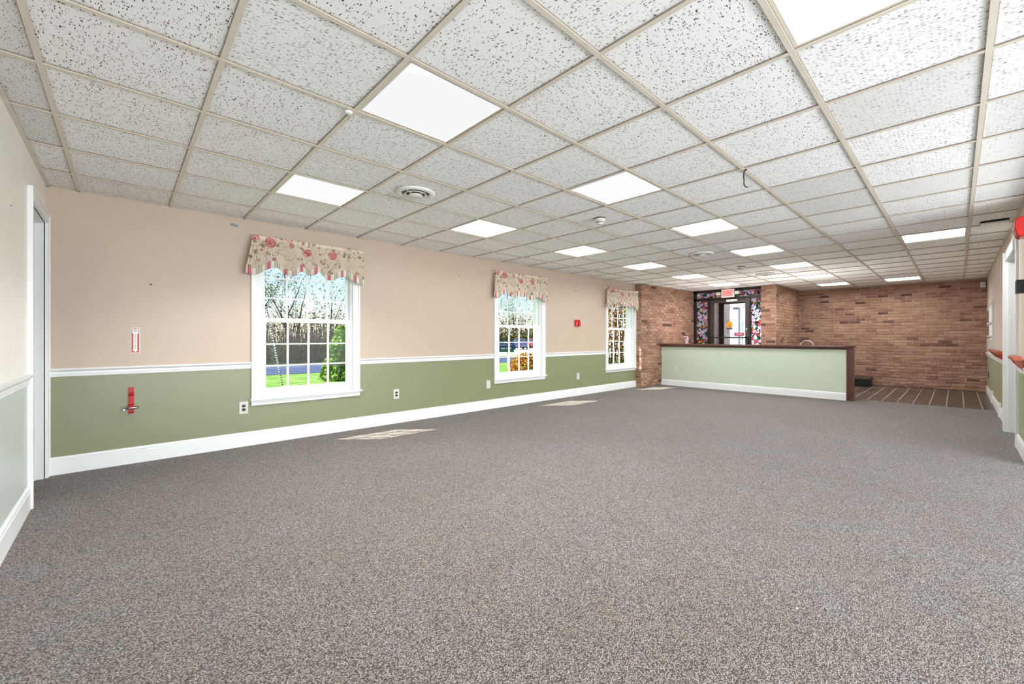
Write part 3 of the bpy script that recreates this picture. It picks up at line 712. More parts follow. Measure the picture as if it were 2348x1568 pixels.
# ------------------------------------------------------------ valances
def valance(x0, x1, label, seed, sag=0.0, gather=1.0, dz0=0.0, fl=0.065):
    root = thing('valance', label, 'curtain', ((x0 + x1) / 2, YN - 0.07, 2.3), 'floral scalloped window valances')
    rr = random.Random(seed); L = x1 - x0; NX, NZ = 120, 16; zt = 2.220; yf = YN - 0.075
    # scalloped lower hem: low at ends, cusps rising between rounded lobes
    keyA = [(0.0, 1.909), (0.056, 1.903), (0.113, 1.954), (0.167, 2.005), (0.208, 2.004), (0.235, 1.963), (0.283, 1.914), (0.332, 1.914), (0.363, 1.953), (0.39, 2.005), (0.427, 1.967), (0.468, 1.953), (0.516, 1.973), (0.546, 2.01), (0.588, 1.945), (0.634, 1.911), (0.689, 1.922), (0.754, 1.973), (0.808, 1.992), (0.862, 1.969), (0.927, 1.921), (1.0, 1.898)]
    keyB = [(0.0, 1.843), (0.062, 1.833), (0.136, 1.899), (0.19, 1.94), (0.219, 1.93), (0.263, 1.879), (0.324, 1.848), (0.363, 1.873), (0.4, 1.927), (0.441, 1.903), (0.483, 1.873), (0.525, 1.899), (0.559, 1.94), (0.593, 1.898), (0.627, 1.853), (0.67, 1.848), (0.722, 1.874), (0.774, 1.901), (0.826, 1.904), (0.877, 1.873), (0.95, 1.82), (1.0, 1.825)]
    def hem(t, key):
        for (a, za), (c, zc) in zip(key, key[1:]):
            if a <= t <= c: return za + (zc - za) * (t - a) / (c - a) + dz0
        return key[-1][1] + dz0
    def hems(t, key): return (hem(max(0, t - 0.007), key) + hem(t, key) + hem(min(1, t + 0.007), key)) / 3
    def yoff(t, s):   # s: 0 top .. 1 bottom
        fold = 0.010 * math.sin(t * 2 * math.pi * 5.5 + 1 + seed) * s + 0.006 * math.sin(t * 2 * math.pi * 13 + 2 * seed) * s
        g = 0.006 * math.sin(t * 2 * math.pi * 46) * max(0, 1 - t * 2.6) * gather
        return fold + g
    def flare(t): return (-fl if t < 0.5 else 0.006) * abs(2 * t - 1) ** 2
    def ring_edge(t): return zt - sag * math.sin(math.pi * t)
    def point(t, s, off=0.0, zb=None):
        zz = ring_edge(t) + (hems(t, keyA) - ring_edge(t)) * s
        if zb is not None: zz = zb
        x = x0 + L * t + flare(t) * s
        return (x, yf - 0.012 - yoff(t, s) - 0.018 * s + off, zz)
    b = MB()
    for i in range(NX):
        for j in range(NZ):
            t0, t1, s0, s1 = i / NX, (i + 1) / NX, j / NZ, (j + 1) / NZ
            b.face([point(t0, s0), point(t1, s0), point(t1, s1), point(t0, s1)], 0)
    # returns at the ends
    for te in (0.0, 1.0):
        for j in range(NZ):
            s0, s1 = j / NZ, (j + 1) / NZ
            p, q = Vector(point(te, s0)), Vector(point(te, s1))
            b.face([p, (p.x + (0.03 if te == 0 else 0), YN - 0.03, p.z), (q.x - flare(te) * s1 + (0.03 if te == 0 else 0), YN - 0.03, q.z), q], 0)
    bmv(b.build('floral_cloth', M['floral'], root, smooth=True, recalc=False), 0.0025)
    b = MB()
    for i in range(NX):
        t0, t1 = i / NX, (i + 1) / NX
        P4 = [point(t0, 1, 0.006, hems(t0, keyA) + 0.03), point(t1, 1, 0.006, hems(t1, keyA) + 0.03), point(t1, 1, 0.006, hems(t1, keyB)), point(t0, 1, 0.006, hems(t0, keyB))]
        b.face(P4, 0, uv=[(t0 * L, 0), (t1 * L, 0), (t1 * L, 0.1), (t0 * L, 0.1)])
    bmv(b.build('striped_hem', M['striped'], root, smooth=True, recalc=False), 0.002)
    # rod pocket
    b = MB(); prof = []
    for q in range(10):
        a = q / 10 * 2 * math.pi; prof.append((0.0135 * math.cos(a), 0.027 * math.sin(a)))
    pts = []; NXp = 160
    for i in range(NXp + 1):
        t = i / NXp; ga = 1 + 0.16 * math.sin(t * 2 * math.pi * 40) * (1.0 if t < 0.35 else 0.25) * gather
        zz = ring_edge(t) + 0.022; i0 = len(b.v)
        for (py, pz) in prof: b.v.append((x0 + L * t, yf - 0.012 + py * ga, zz + pz * (0.9 + 0.1 * ga)))
        if i:
            for q in range(10):
                a = i0 - 10 + q; c = i0 - 10 + (q + 1) % 10; b.f.append((a, c, c + 10, a + 10)); b.m.append(0)
    b.build('rod_pocket', M['floral'], root, smooth=True)
    for xx in (x0 + 0.004, x1 - 0.004):
        b = MB(); b.box(xx - 0.003, xx + 0.003, yf - 0.004, YN, zt + 0.01, zt + 0.034); b.build('rod_bracket', M['white_plastic'], root)
    return root
def bmv(o, th):
    s = o.modifiers.new('cloth_thickness', 'SOLIDIFY'); s.thickness = th; s.offset = 0
valance(1.000, 2.203, 'rose print valance gathered at its left end, over the large near window', 1, 0.0, 1.0)
valance(4.405, 5.650, 'rose print valance over the middle window, hanging nearly flat', 2, 0.004, 0.2, -0.02, 0.035)
valance(7.565, 8.810, 'rose print valance over the window beside the brick wall, top sagging', 3, 0.03, 0.3, -0.015, 0.03)

# ------------------------------------------------------------ reception half wall
C = thing('reception_counter', 'sage green half wall counter with a dark wood cap and end post', 'counter', (XC + 0.1, 3.2, 0))
YE = 1.40
b = MB(); b.box(XC, XC + 0.13, YE, YB - 0.03, 0, 0.955); b.build('panel', M['green2'], C)
b = MB(); strip(b, base_prof(0.14), (XC, YE), (XC, YB - 0.03), E_); b.build('baseboard', M['trim'], C)
b = MB(); prof = [(-0.075, 0.985), (-0.07, 0.978), (-0.04, 0.972), (-0.035, 0.958), (-0.012, 0.944), (0, 0.94), (0.13, 0.94), (0.17, 0.972), (0.20, 0.985), (0.205, 1.0), (0.20, 1.018), (-0.065, 1.018), (-0.076, 1.005)]
b.prism(prof, lambda d, z, t: (XC + d, t, z), YE - 0.02, YB - 0.012); b.build('cap', M['wood_cap'], C, bevel=0.002)
b = MB(); b.box(XC - 0.025, XC + 0.155, YE - 0.045, YE, 0, 0.972); b.box(XC - 0.032, XC - 0.025, YE - 0.012, YE, 0, 0.96); b.box(XC - 0.03, XC + 0.16, YE - 0.095, YE - 0.045, 0, 0.98)
b.build('end_post', M['wood_cap'], C, bevel=0.004)
b = MB(); b.prism([(-0.08, 1.005), (-0.07, 0.985), (-0.05, 0.98), (0.18, 0.98), (0.21, 1.0), (0.21, 1.022), (-0.08, 1.022)], lambda d, z, t: (XC + d, t, z), YE - 0.115, YE + 0.01)
b.build('post_cap', M['wood_cap'], C, bevel=0.004)
# half wall on the far side of the opening is solid brick; back desk shelf below the cap
b = MB(); b.box(XC + 0.13, XC + 0.62, YE + 0.1, YB - 0.05, 0.70, 0.735); b.box(XC + 0.13, XC + 0.6, YE + 0.1, YE + 0.13, 0, 0.70); b.build('desk_shelf', M['wood_cap'], C)

# unseen uplighters added behind the half wall to brighten the far ceiling
def uplighter(x, y, power, label):
    root = thing('fill_uplight', label, 'lamp', (x, y, 0.735), 'added fill uplighters behind the counter')
    b = MB(); b.lathe([(0.09, 0), (0.09, 0.015), (0.02, 0.02), (0.015, 0.10)], (x, y, 0.735), 24); b.build('base', M['steel'], root, smooth=True)
    b = MB(); b.lathe([(0.03, 0.10), (0.14, 0.16), (0.145, 0.17), (0.13, 0.165), (0.02, 0.11)], (x, y, 0.735), 28, cap=False); b.build('fill_uplight_shade', M['white_plastic'], root, smooth=True)
    ld = bpy.data.lights.new('fill_light', 'AREA'); ld.shape = 'DISK'; ld.size = 0.24; ld.energy = power; ld.color = (1.0, 0.98, 0.95)
    lo = bpy.data.objects.new('fill_light', ld); COL.objects.link(lo); lo.parent = root; lo.location = (0, 0, 0.172); lo.rotation_euler = (R(180), 0, 0)
uplighter(10.12, 4.2, 10, 'added fill uplighter, unseen behind the left half of the counter')
uplighter(10.12, 2.3, 20, 'added fill uplighter, unseen behind the right half of the counter')

# ------------------------------------------------------------ storefront entrance
SF = sempty('door_3', (XS, 4.1, 0), 'dark metal framed glass entrance with flower film sidelights')
FY0, FY1 = 3.25, 5.0      # full frame width
dy0, dy1 = 3.596, 4.551   # door leaf
b = MB(); T0, T1 = XS, XS + 0.1
b.box(T0, T1, 4.925, 4.995, 0, HC)                     # outer left post
b.box(T0, T1, FY0, 5.0, 2.375, HC)                    # head
b.box(T0, T1, FY0, 5.0, 2.165, 2.228)                 # transom bar
b.box(T0, T1, dy1, 4.615, 0, 2.2); b.box(T0, T1, 3.560, dy0, 0, 2.2)
b.box(T0, T1, FY0, 3.30, 0, HC); b.box(T0, T1, 4.615, 4.93, 0, 0.12); b.box(T0, T1, 3.30, 3.56, 0, 0.12)
b.build('frame', M['black_frame'], SF, bevel=0.003)
def pane(nm, y0, y1, z0, z1, mt, x=XS + 0.05, par=None):
    b = MB(); b.box(x, x + 0.006, y0, y1, z0, z1); return b.build(nm, mt, par or SF)
pane('sidelight', 4.615, 4.925, 0.12, 2.165, M['stained']); pane('sidelight', 3.30, 3.56, 0.12, 2.165, M['stained'])
pane('transom_light', 3.30, 4.925, 2.228, 2.375, M['stained'])
b = MB(); frame = (XS + 0.02, XS + 0.065)
b.box(*frame, dy1 - 0.095, dy1, 0.01, 2.163); b.box(*frame, dy0, dy0 + 0.095, 0.01, 2.163)
b.box(*frame, dy0 + 0.095, dy1 - 0.095, 0.01, 0.26); b.box(*frame, dy0 + 0.095, dy1 - 0.095, 2.085, 2.163)
leaf = b.build('door_leaf', M['bronze'], SF, bevel=0.003)
pane('glass_pane', dy0 + 0.095, dy1 - 0.095, 0.26, 2.085, M['glass'], XS + 0.04, leaf)
b = MB(); b.box(XS - 0.035, XS - 0.012, dy0 + 0.03, dy1 - 0.03, 1.155, 1.185); b.box(XS - 0.035, XS + 0.02, dy0 + 0.01, dy0 + 0.07, 1.0, 1.19); b.box(XS - 0.02, XS + 0.02, dy1 - 0.05, dy1 - 0.02, 1.15, 1.19)
b.build('push_bar', M['black_plastic'], leaf)
b = MB(); b.lathe([(0.022, 0), (0.022, -0.02), (0.012, -0.022)], (XS + 0.02, 3.65, 1.385), 14, 0, 'x'); b.build('lock_cylinder', M['steel'], leaf)
b = MB(); b.box(XS - 0.05, XS + 0.018, 3.86, 4.12, 2.10, 2.155); b.build('closer_box', M['ivory'], leaf, bevel=0.004)
b = MB(); b.tube([(XS - 0.02, 3.88, 2.16), (XS - 0.1, 3.75, 2.175), (XS - 0.01, 3.66, 2.18)], 0.008, 6); b.build('closer_arm', M['black_plastic'], leaf)
# decals on the door
D = thing('door_decal', 'round orange and purple decal on the glass entrance door', 'sticker', (XS + 0.034, 4.07, 1.38))
b = MB(); b.prism([(0.105 * math.sin(a) * (0.93), 1.507 + 0.092 * math.cos(a)) for a in [k2 * math.pi / 16 for k2 in range(32)]], lambda p, q, t: (t, 4.068 + p * 0.72, q), XS + 0.033, XS + 0.0385); b.build('orange_disc', M['orange_print'], D)
b = MB(); b.box(XS + 0.0345, XS + 0.0385, 3.998, 4.138, 1.378, 1.43); b.build('purple_band', M['purple_print'], D)
b = MB(); b.box(XS + 0.0325, XS + 0.033, 4.01, 4.125, 1.495, 1.503); b.lathe([(0.03, 0), (0.03, -0.0006)], (XS + 0.033, 4.068, 1.468), 20, 0, 'x'); b.build('dark_print', simple('amber_decal', srgb(196, 112, 18)), D)
D = thing('door_plaque', 'small maroon plaque decal low on the glass entrance door', 'sticker', (XS + 0.035, 3.83, 1.22))
b = MB(); b.prism([(-0.12, 1.295), (0.12, 1.295), (0.12, 1.225), (0.105, 1.21), (-0.098, 1.21), (-0.115, 1.24)], lambda p, q, t: (t, 3.83 + p, q), XS + 0.033, XS + 0.038); b.build('plate', M['maroon_print'], D)
b = MB()
for q in range(7): b.box(XS + 0.0325, XS + 0.033, 3.74 + q * 0.027, 3.757 + q * 0.027, 1.268, 1.274)
for q in range(5): b.box(XS + 0.0325, XS + 0.033, 3.76 + q * 0.03, 3.78 + q * 0.03, 1.232, 1.244)
b.build('lettering', M['white'], D)
# outer door of the vestibule
XV = 13.45
OD = sempty('door_4', (XV, 4.0, 0), 'outer glass door of the vestibule')
b = MB()
b.box(XV, XV + 0.06, 5.02, 5.09, -0.05, 2.3); b.box(XV, XV + 0.06, 3.3, 5.02, 2.2, 2.3); b.box(XV, XV + 0.06, 3.3, 3.4, -0.05, 2.2)
b.box(XV + 0.02, XV + 0.05, 3.4, 5.02, -0.04, 0.15); b.box(XV + 0.02, XV + 0.05, 3.4, 3.46, 0.15, 2.2); b.box(XV + 0.02, XV + 0.05, 4.95, 5.02, 0.15, 2.2)
b.build('frame', M['bronze'], OD)
b = MB(); b.box(XV + 0.03, XV + 0.036, 3.46, 4.95, 0.15, 2.2); b.build('glass_pane', M['glass'], OD)
b = MB(); b.box(14.0, 40, -10, 8, GZ - 0.06, -0.10); struct(b.build('entry_walk', M['concrete']), 'pale concrete walk outside the entrance')

# exit sign
E_S = thing('exit_sign', 'lit red exit sign with two lamp heads under the ceiling', 'exit sign', (XS - 0.10, 4.06, 2.19))
ey0, ey1 = 3.905, 4.215
b = MB(); b.box(XS - 0.12, XS - 0.06, ey0, ey1, 2.205, 2.418); b.build('housing', M['white_plastic'], E_S, bevel=0.006)
b = MB(); b.box(XS - 0.124, XS - 0.12, ey0 + 0.035, ey1 - 0.035, 2.228, 2.398); b.build('lit_face', M['exit_glow'], E_S)
text_mesh('lettering', 'EXIT', M['exit_letter'], E_S, (XS - 0.1255, (ey0 + ey1) / 2, 2.313), (0, -1, 0), (0, 0, 1), 0.125, 0.002)
b = MB(); b.box(XS - 0.11, XS - 0.07, 4.02, 4.10, 2.418, HC - 0.002); b.build('ceiling_mount', M['white_plastic'], E_S)
b = MB(); b.box(XS - 0.06, XS, 3.97, 4.15, 2.25, 2.36); b.build('wall_bracket', M['white_plastic'], E_S)
for sg, yy in ((1, ey1 + 0.075), (-1, ey0 - 0.075)):
    b = MB(); b.box(XS - 0.15, XS - 0.06, yy - 0.05, yy + 0.05, 2.275, 2.355); b.tube([(XS - 0.09, yy - sg * 0.085, 2.30), (XS - 0.09, yy - sg * 0.04, 2.31)], 0.014, 8)
    hd = b.build('lamp_head', M['ivory'], E_S, bevel=0.008)
    b = MB(); b.box(XS - 0.154, XS - 0.15, yy - 0.04, yy + 0.04, 2.285, 2.345); b.build('lens', M['white_plastic'], hd)

# ------------------------------------------------------------ ceiling fittings
def vent(x, y, label):
    root = thing('ceiling_vent', label, 'ceiling vent', (x, y, HC), 'round ceiling air vents')
    b = MB(); b.lathe([(0.168, 0.0), (0.17, -0.004), (0.150, -0.016), (0.128, -0.020), (0.122, -0.014), (0.120, 0.0)], (x, y, HC), 48); b.build('outer_ring', M['white_plastic'], root, smooth=True)
    b = MB(); b.lathe([(0.121, -0.0005), (0.0005, -0.001)], (x, y, HC), 40); b.build('duct_opening', M['black_plastic'], root)
    b = MB(); b.lathe([(0.088, -0.012), (0.098, -0.022), (0.094, -0.024), (0.082, -0.013)], (x, y, HC), 40, cap=False); b.build('middle_cone', M['white_plastic'], root, smooth=True)
    b = MB(); b.lathe([(0.046, -0.016), (0.062, -0.030), (0.055, -0.034), (0.0, -0.036)], (x, y, HC), 40); b.build('centre_cone', M['white_plastic'], root, smooth=True)
    for a in (0, 90, 180, 270):
        b = MB(); c_, s_ = math.cos(R(a + 20)), math.sin(R(a + 20)); b.tube([(x + c_ * 0.05, y + s_ * 0.05, HC - 0.02), (x + c_ * 0.12, y + s_ * 0.12, HC - 0.012)], 0.003, 6); b.build('spoke', M['white_plastic'], root)
for (gx, gy, lab) in ((2.5, 4.56, 'round white ceiling vent nearest the camera'), (9.84, 3.6, 'middle round ceiling vent with a stained tile around it'), (14.69, 3.57, 'farthest round ceiling vent, above the counter')):
    vent(GX0 + GDX * gx, GY0 + GDY * gy - (0 if gx < 9 else 0.03), lab)
def smoke(x, y, label):
    root = thing('smoke_detector', label, 'smoke detector', (x, y, HC), 'ceiling smoke detectors')
    b = MB(); b.lathe([(0.060, 0.0), (0.060, -0.008)], (x, y, HC), 32); b.build('mounting_plate', M['black_plastic'], root)
    b = MB(); b.lathe([(0.062, -0.008), (0.062, -0.020), (0.050, -0.032), (0.040, -0.036), (0.038, -0.040)], (x, y, HC), 32); b.build('base', M['ivory'], root, smooth=True)
    b = MB(); b.lathe([(0.034, -0.040), (0.034, -0.048)], (x, y, HC), 24); b.build('sensor_slots', M['black_plastic'], root)
    b = MB(); b.lathe([(0.038, -0.048), (0.036, -0.056), (0.0, -0.060)], (x, y, HC), 24); b.build('sensor_cap', M['white_plastic'], root, smooth=True)
smoke(GX0 + GDX * 5.5, GY0 + GDY * 3.5, 'near smoke detector next to a square ceiling panel')
smoke(GX0 + GDX * 12.6, GY0 + GDY * 3.55, 'far smoke detector between the two distant vents')
# hook on the tee
hxp = on_z(799, 255, HC)
root = thing('ceiling_hook', 'small white button with a wire hook at a ceiling grid crossing', 'hook', (hxp.x, hxp.y, HC - 0.002))
b = MB(); b.lathe([(0.022, 0), (0.022, -0.008), (0.018, -0.012), (0, -0.013)], (hxp.x, hxp.y, HC - 0.002), 20); b.build('button', M['white_plastic'], root, smooth=True)
b = MB(); b.tube([(hxp.x, hxp.y, HC - 0.014)] + [(hxp.x + 0.006 * math.sin(a), hxp.y + 0.004 * math.sin(a), HC - 0.035 - 0.006 * (1 - math.cos(a))) for a in (0, 0.6, 1.2, 1.8, 2.4, 3.0, 3.6, 4.2)], 0.0016, 6); b.build('wire_hook', M['steel'], root)
sp = on_z(1828, 1396, 0.0); b = MB(); b.lathe([(0.0005, 0.0), (0.0042, 0.002), (0.0036, 0.005), (0.0005, 0.007)], (sp.x, sp.y, 0.0), 10)
tag(b.build('lint_speck', M['white'], smooth=True), 'tiny white speck of lint lying on the open carpet', 'lint')
# loose wire
wp = on_z(1708, 389, HC)
b = MB(); fw = Vector((cYw, sY, 0)); rt = Vector((sY, -cYw, 0))
def wpt(du, dv, d=0): s_ = wp.dot(Vector((cYw, sY, 0))) / F; return tuple(wp + rt * du * s_ - Vector((0, 0, 1)) * dv * s_ + fw * d)
b.tube([wpt(4, 0), wpt(0, 1), wpt(-1.5, 6), wpt(-3, 13), wpt(-2, 22), wpt(-2, 32), wpt(-1, 36), wpt(2, 39), wpt(7, 41)], 0.0042, 6)
b.lathe([(0.012, 0.002), (0.010, -0.006), (0, -0.008)], wpt(1, 0), 10)
tag(b.build('loose_wire', M['black_plastic'], smooth=True), 'black loose wire hanging down from the ceiling grid', 'wire')
# cover plate near the right wall
q = [on_z(u_, v_, HC) for u_, v_ in ((2262, 509), (2294, 505), (2266, 518), (2296, 514))]
xm = sum(p.x for p in q) / 4; ym = sum(p.y for p in q) / 4
root = thing('ceiling_box', 'small white flat box fixed to the ceiling near the right wall', 'cover box', (xm, ym, HC))
b = MB(); b.box(xm - 0.17, xm + 0.13, ym - 0.10, ym + 0.10, HC - 0.03, HC - 0.003); b.build('cover', M['white_plastic'], root, bevel=0.004)
b = MB(); b.box(xm - 0.185, xm - 0.168, ym - 0.10, ym + 0.11, HC - 0.014, HC - 0.002); b.build('dark_backplate', M['dark'], root)

# ------------------------------------------------------------ window wall fittings
def outlet(x, z, label, dark, plane='N', grp=True):
    hw, hh = 0.041, 0.066
    if plane == 'N': fn = lambda a, d, z_: (x + a, YN - d, z_)
    else: fn = lambda a, d, z_: (XC - d, x - a, z_)
    root = thing('wall_outlet', label, 'outlet', fn(0, 0, z - hh), 'duplex wall outlets')
    def bx(b, a0, a1, d0, d1, z0, z1):
        p, q_ = fn(a0, d0, z0), fn(a1, d1, z1); b.box(p[0], q_[0], p[1], q_[1], p[2], q_[2])
    b = MB(); bx(b, -hw, hw, 0.0, 0.007, z - hh, z + hh); b.build('cover_plate', M['ivory'], root, bevel=0.0025)
    for s_ in (1, -1):
        zc = z + s_ * 0.0195; b = MB()
        b.prism([(0.0175 * math.cos(t_), max(-0.0135, min(0.0135, 0.0175 * math.sin(t_)))) for t_ in [k2 * math.pi / 10 for k2 in range(20)]], lambda p, q_, t: fn(p, t, zc + q_), 0.006, 0.010)
        r_ = b.build('receptacle', M['black_plastic'] if dark else M['white_plastic'], root)
        b = MB(); bx(b, -0.008, -0.0055, 0.0095, 0.0104, zc - 0.002, zc + 0.007); bx(b, 0.0055, 0.008, 0.0095, 0.0104, zc - 0.002, zc + 0.007); bx(b, -0.0022, 0.0022, 0.0095, 0.0104, zc - 0.010, zc - 0.006)
        b.build('slots', M['dark'], r_)
    return root
outlet(0.935, 0.413, 'ivory outlet plate with dark sockets, left of the large near window', True)
outlet(2.700, 0.397, 'ivory outlet plate with dark sockets, right of the large near window', True)
outlet(4.320, 0.404, 'all ivory outlet plate just left of the middle window', False)
outlet(6.655, 0.388, 'all ivory outlet plate between the middle and last windows', False)
outlet(4.66, 0.41, 'white outlet plate on the green counter front', False, 'C')
# fire extinguisher arrow sign
root = thing('arrow_sign', 'red and white down arrow fire extinguisher sign on the peach wall', 'sign', (0.083, YN, 1.017))
s0, s1, t0, t1 = 0.050, 0.113, 1.020, 1.255; xc = (s0 + s1) / 2
b = MB(); b.box(s0, s1, YN - 0.0025, YN, t0, t1); b.build('plate', M['white'], root, bevel=0.001)
b = MB(); b.box(s0 + 0.005, s1 - 0.005, YN - 0.0032, YN - 0.0025, t0 + 0.006, t1 - 0.006); b.build('red_field', M['sign_red'], root)
b = MB()
arr = [(-0.022, 1.247), (0, 1.240), (0.022, 1.247), (0.022, 1.203), (0.0135, 1.200), (0.0135, 1.048), (0.0205, 1.048), (0, 1.030), (-0.0205, 1.048), (-0.0135, 1.048), (-0.0135, 1.200), (-0.022, 1.203)]
b.prism(arr, lambda p, q_, t: (xc + p, t, q_), YN - 0.0040, YN - 0.0032); b.build('white_arrow', M['white'], root)
text_mesh('lettering', 'FIRE', M['ink'], root, (xc, YN - 0.0043, 1.225), (1, 0, 0), (0, 0, 1), 0.0165, 0.0006)
text_mesh('lettering', '\n'.join('EXTINGUISHER'), M['ink'], root, (xc, YN - 0.0043, 1.128), (1, 0, 0), (0, 0, 1), 0.0135, 0.0006, spacing=0.85)
# extinguisher bracket
root = thing('extinguisher_bracket', 'empty red fire extinguisher bracket with a steel strap on the green wall', 'bracket', (0.055, YN, 0.463))
bx0, bx1 = 0.034, 0.072
b = MB(); prof = [(0.0, 0.705), (0.004, 0.705), (0.006, 0.655), (0.020, 0.648), (0.022, 0.640), (0.008, 0.628), (0.008, 0.550), (0.022, 0.540), (0.022, 0.515), (0.008, 0.505), (0.008, 0.475), (0.016, 0.470), (0.016, 0.465), (0.0, 0.465)]
b.prism(prof, lambda d, z, t: (t, YN - d, z), bx0, bx1); b.build('back_plate', M['red_metal'], root, bevel=0.0015)
b = MB(); n = 26; i0 = 0; yc = YN - 0.045
for i in range(n + 1):
    a = R(-70 + i * 320 / n); xx = 0.053 + 0.052 * math.sin(a); yy = yc + 0.040 * math.cos(a)
    b.v += [(xx, yy, 0.512), (xx, yy, 0.530)]
    if i: j = len(b.v) - 4; b.f.append((j, j + 2, j + 3, j + 1)); b.m.append(0)
st = b.build('steel_strap', M['steel'], root, recalc=False, smooth=True); bmv(st, 0.0016)
b = MB(); b.box(0.0, 0.034, YN - 0.060, YN - 0.053, 0.512, 0.530); b.tube([(0.006, YN - 0.07, 0.508), (0.006, YN - 0.05, 0.508)], 0.007, 10); b.tube([(0.0, YN - 0.064, 0.530), (0.012, YN - 0.064, 0.520)], 0.006, 8); b.build('latch', M['steel'], root)
# pull station
root = thing('pull_station', 'red fire alarm pull station on the peach wall', 'fire alarm', (6.612, YN, 1.39))
b = MB(); b.box(6.545, 6.68, YN - 0.045, YN, 1.392, 1.520); b.build('box', M['red_plastic'], root, bevel=0.006)
b = MB(); b.box(6.61, 6.672, YN - 0.058, YN - 0.045, 1.402, 1.478); b.build('handle', M['red_plastic'], root, bevel=0.004)
b = MB(); b.box(6.612, 6.67, YN - 0.049, YN - 0.045, 1.486, 1.503); b.build('slot', simple('dark_red', srgb(90, 8, 8)), root)
text_mesh('lettering', 'FIRE', M['white'], root, (6.577, YN - 0.0458, 1.448), (0, 0, 1), (-1, 0, 0), 0.034, 0.0006)
# tape patch, scuffs and nail holes
b = MB(); b.face([(0.812, YN - 0.0016, 2.345), (0.880, YN - 0.0016, 2.333), (0.886, YN - 0.0016, 2.363), (0.825, YN - 0.0016, 2.374)]); b.face([(0.812, YN - 0.0001, 2.345), (0.880, YN - 0.0001, 2.333), (0.886, YN - 0.0001, 2.363), (0.825, YN - 0.0001, 2.374)])
o = b.build('tape_patch', M['tape'], recalc=False); bmv(o, 0.0006); tag(o, 'small grey blue tape patch high on the peach wall', 'tape')
for (u_, v_, lab) in ((346, 652, 'tiny dark screw hole in the peach wall left of the large window'), (1053, 631, 'tiny dark screw left of the middle window valance'), (994, 653, 'tiny pale nail hole between the first two windows'), (1320, 667, 'small dark screw anchor above the red pull station')):
    p = on_y(u_, v_, YN); b = MB(); r_ = 0.006 if u_ != 1320 else 0.011
    b.lathe([(r_, 0), (r_, -0.003), (r_ * 0.5, -0.004)], (p.x, YN, p.z), 8, 0, 'y'); tag(b.build('wall_anchor', M['dark'] if u_ != 994 else M['tape']), lab, 'wall anchor')
p = on_x(26, 471, XW); b = MB(); b.box(XW, XW + 0.001, p.y - 0.022, p.y + 0.022, p.z - 0.0035, p.z + 0.002); tag(b.build('wall_scratch', M['tape']), 'thin grey scratch mark on the short left wall', 'scratch')

# ------------------------------------------------------------ right wall fittings
def handrail(x0, x1, label, zt=0.985):
    root = thing('handrail', label, 'handrail', ((x0 + x1) / 2, YS, zt - 0.13), 'red brown wall handrails')
    b = MB(); prof = [(0.03, zt - 0.035), (0.045, zt - 0.042), (0.085, zt - 0.040), (0.10, zt - 0.024), (0.10, zt - 0.008), (0.088, zt + 0.004), (0.05, zt + 0.006), (0.032, zt - 0.006)]
    strip(b, prof, (x0, YS), (x1, YS), S_); b.build('rail', M['rail_wood'], root, bevel=0.004)
    n = max(2, int(round((x1 - x0) / 0.55)))
    for i in range(n + 1):
        xc_ = x0 + 0.06 + (x1 - x0 - 0.12) * i / n
        b = MB(); pr = [(-0.05, 0), (-0.045, -0.045), (-0.03, -0.075), (0, -0.10), (0.03, -0.075), (0.045, -0.045), (0.05, 0)]
        b.prism([(p, zt - 0.036 + q_) for p, q_ in pr], lambda p, z, t: (xc_ + p, YS + t, z), 0.0, 0.02)
        b.prism([(0.0, zt - 0.125), (0.03, zt - 0.12), (0.07, zt - 0.07), (0.085, zt - 0.038), (0.0, zt - 0.038)], lambda d, z, t: (t, YS + d, z), xc_ - 0.012, xc_ + 0.012)
        b.build('bracket', M['rail_wood'], root, bevel=0.002)
handrail(8.18, 10.1, 'far wall handrail between the doorway and the brick wall')
handrail(5.97, 6.35, 'near wall handrail at the right edge of the picture', 0.99)
root = thing('alarm_strobe', 'red wall alarm with a clear strobe lens at the right edge', 'fire alarm', (5.95, YS, 2.07))
b = MB(); b.prism([(0, 2.25), (0.05, 2.255), (0.085, 2.24), (0.09, 2.16), (0.075, 2.09), (0.05, 2.075), (0, 2.075)], lambda d, z, t: (t, YS + d, z), 5.85, 6.05); b.build('housing', M['red_plastic'], root, bevel=0.008)
b = MB(); b.lathe([(0.030, 0.0), (0.028, 0.012), (0.018, 0.024), (0.0, 0.028)], (6.02, YS + 0.085, 2.205), 16, 0, 'y'); b.lathe([(0.026, 0), (0.02, 0.012), (0, 0.016)], (6.045, YS + 0.055, 2.205), 14, 0, 'x'); b.build('strobe_lens', M['white_plastic'], root, smooth=True)
root = thing('door_keypad', 'black wall device with a grey face at the right edge', 'keypad', (6.2, YS, 1.58))
b = MB(); b.box(6.12, 6.26, YS, YS + 0.06, 1.585, 1.71); b.build('housing', M['black_plastic'], root, bevel=0.004)
b = MB(); b.box(6.26, 6.264, YS + 0.01, YS + 0.05, 1.6, 1.70); b.build('grey_face', M['steel'], root)
root = thing('light_switch', 'white switch plate on the right wall beside the doorway', 'switch', (8.14, YS, 1.11))
b = MB(); b.box(8.09, 8.17, YS, YS + 0.007, 1.112, 1.23); b.build('cover_plate', M['white_plastic'], root, bevel=0.002)
b = MB(); b.box(8.12, 8.135, YS + 0.007, YS + 0.018, 1.165, 1.185); b.build('toggle', M['white_plastic'], root)
root = thing('notice_board', 'white wall mounted notice rack with two panes coloured like brick reflections on the far right wall', 'notice board', (12.1, YS, 0.90))
b = MB(); b.box(11.05, 13.2, YS + 0.001, YS + 0.012, 0.90, 1.80); b.build('back_board', M['ivory'], root)
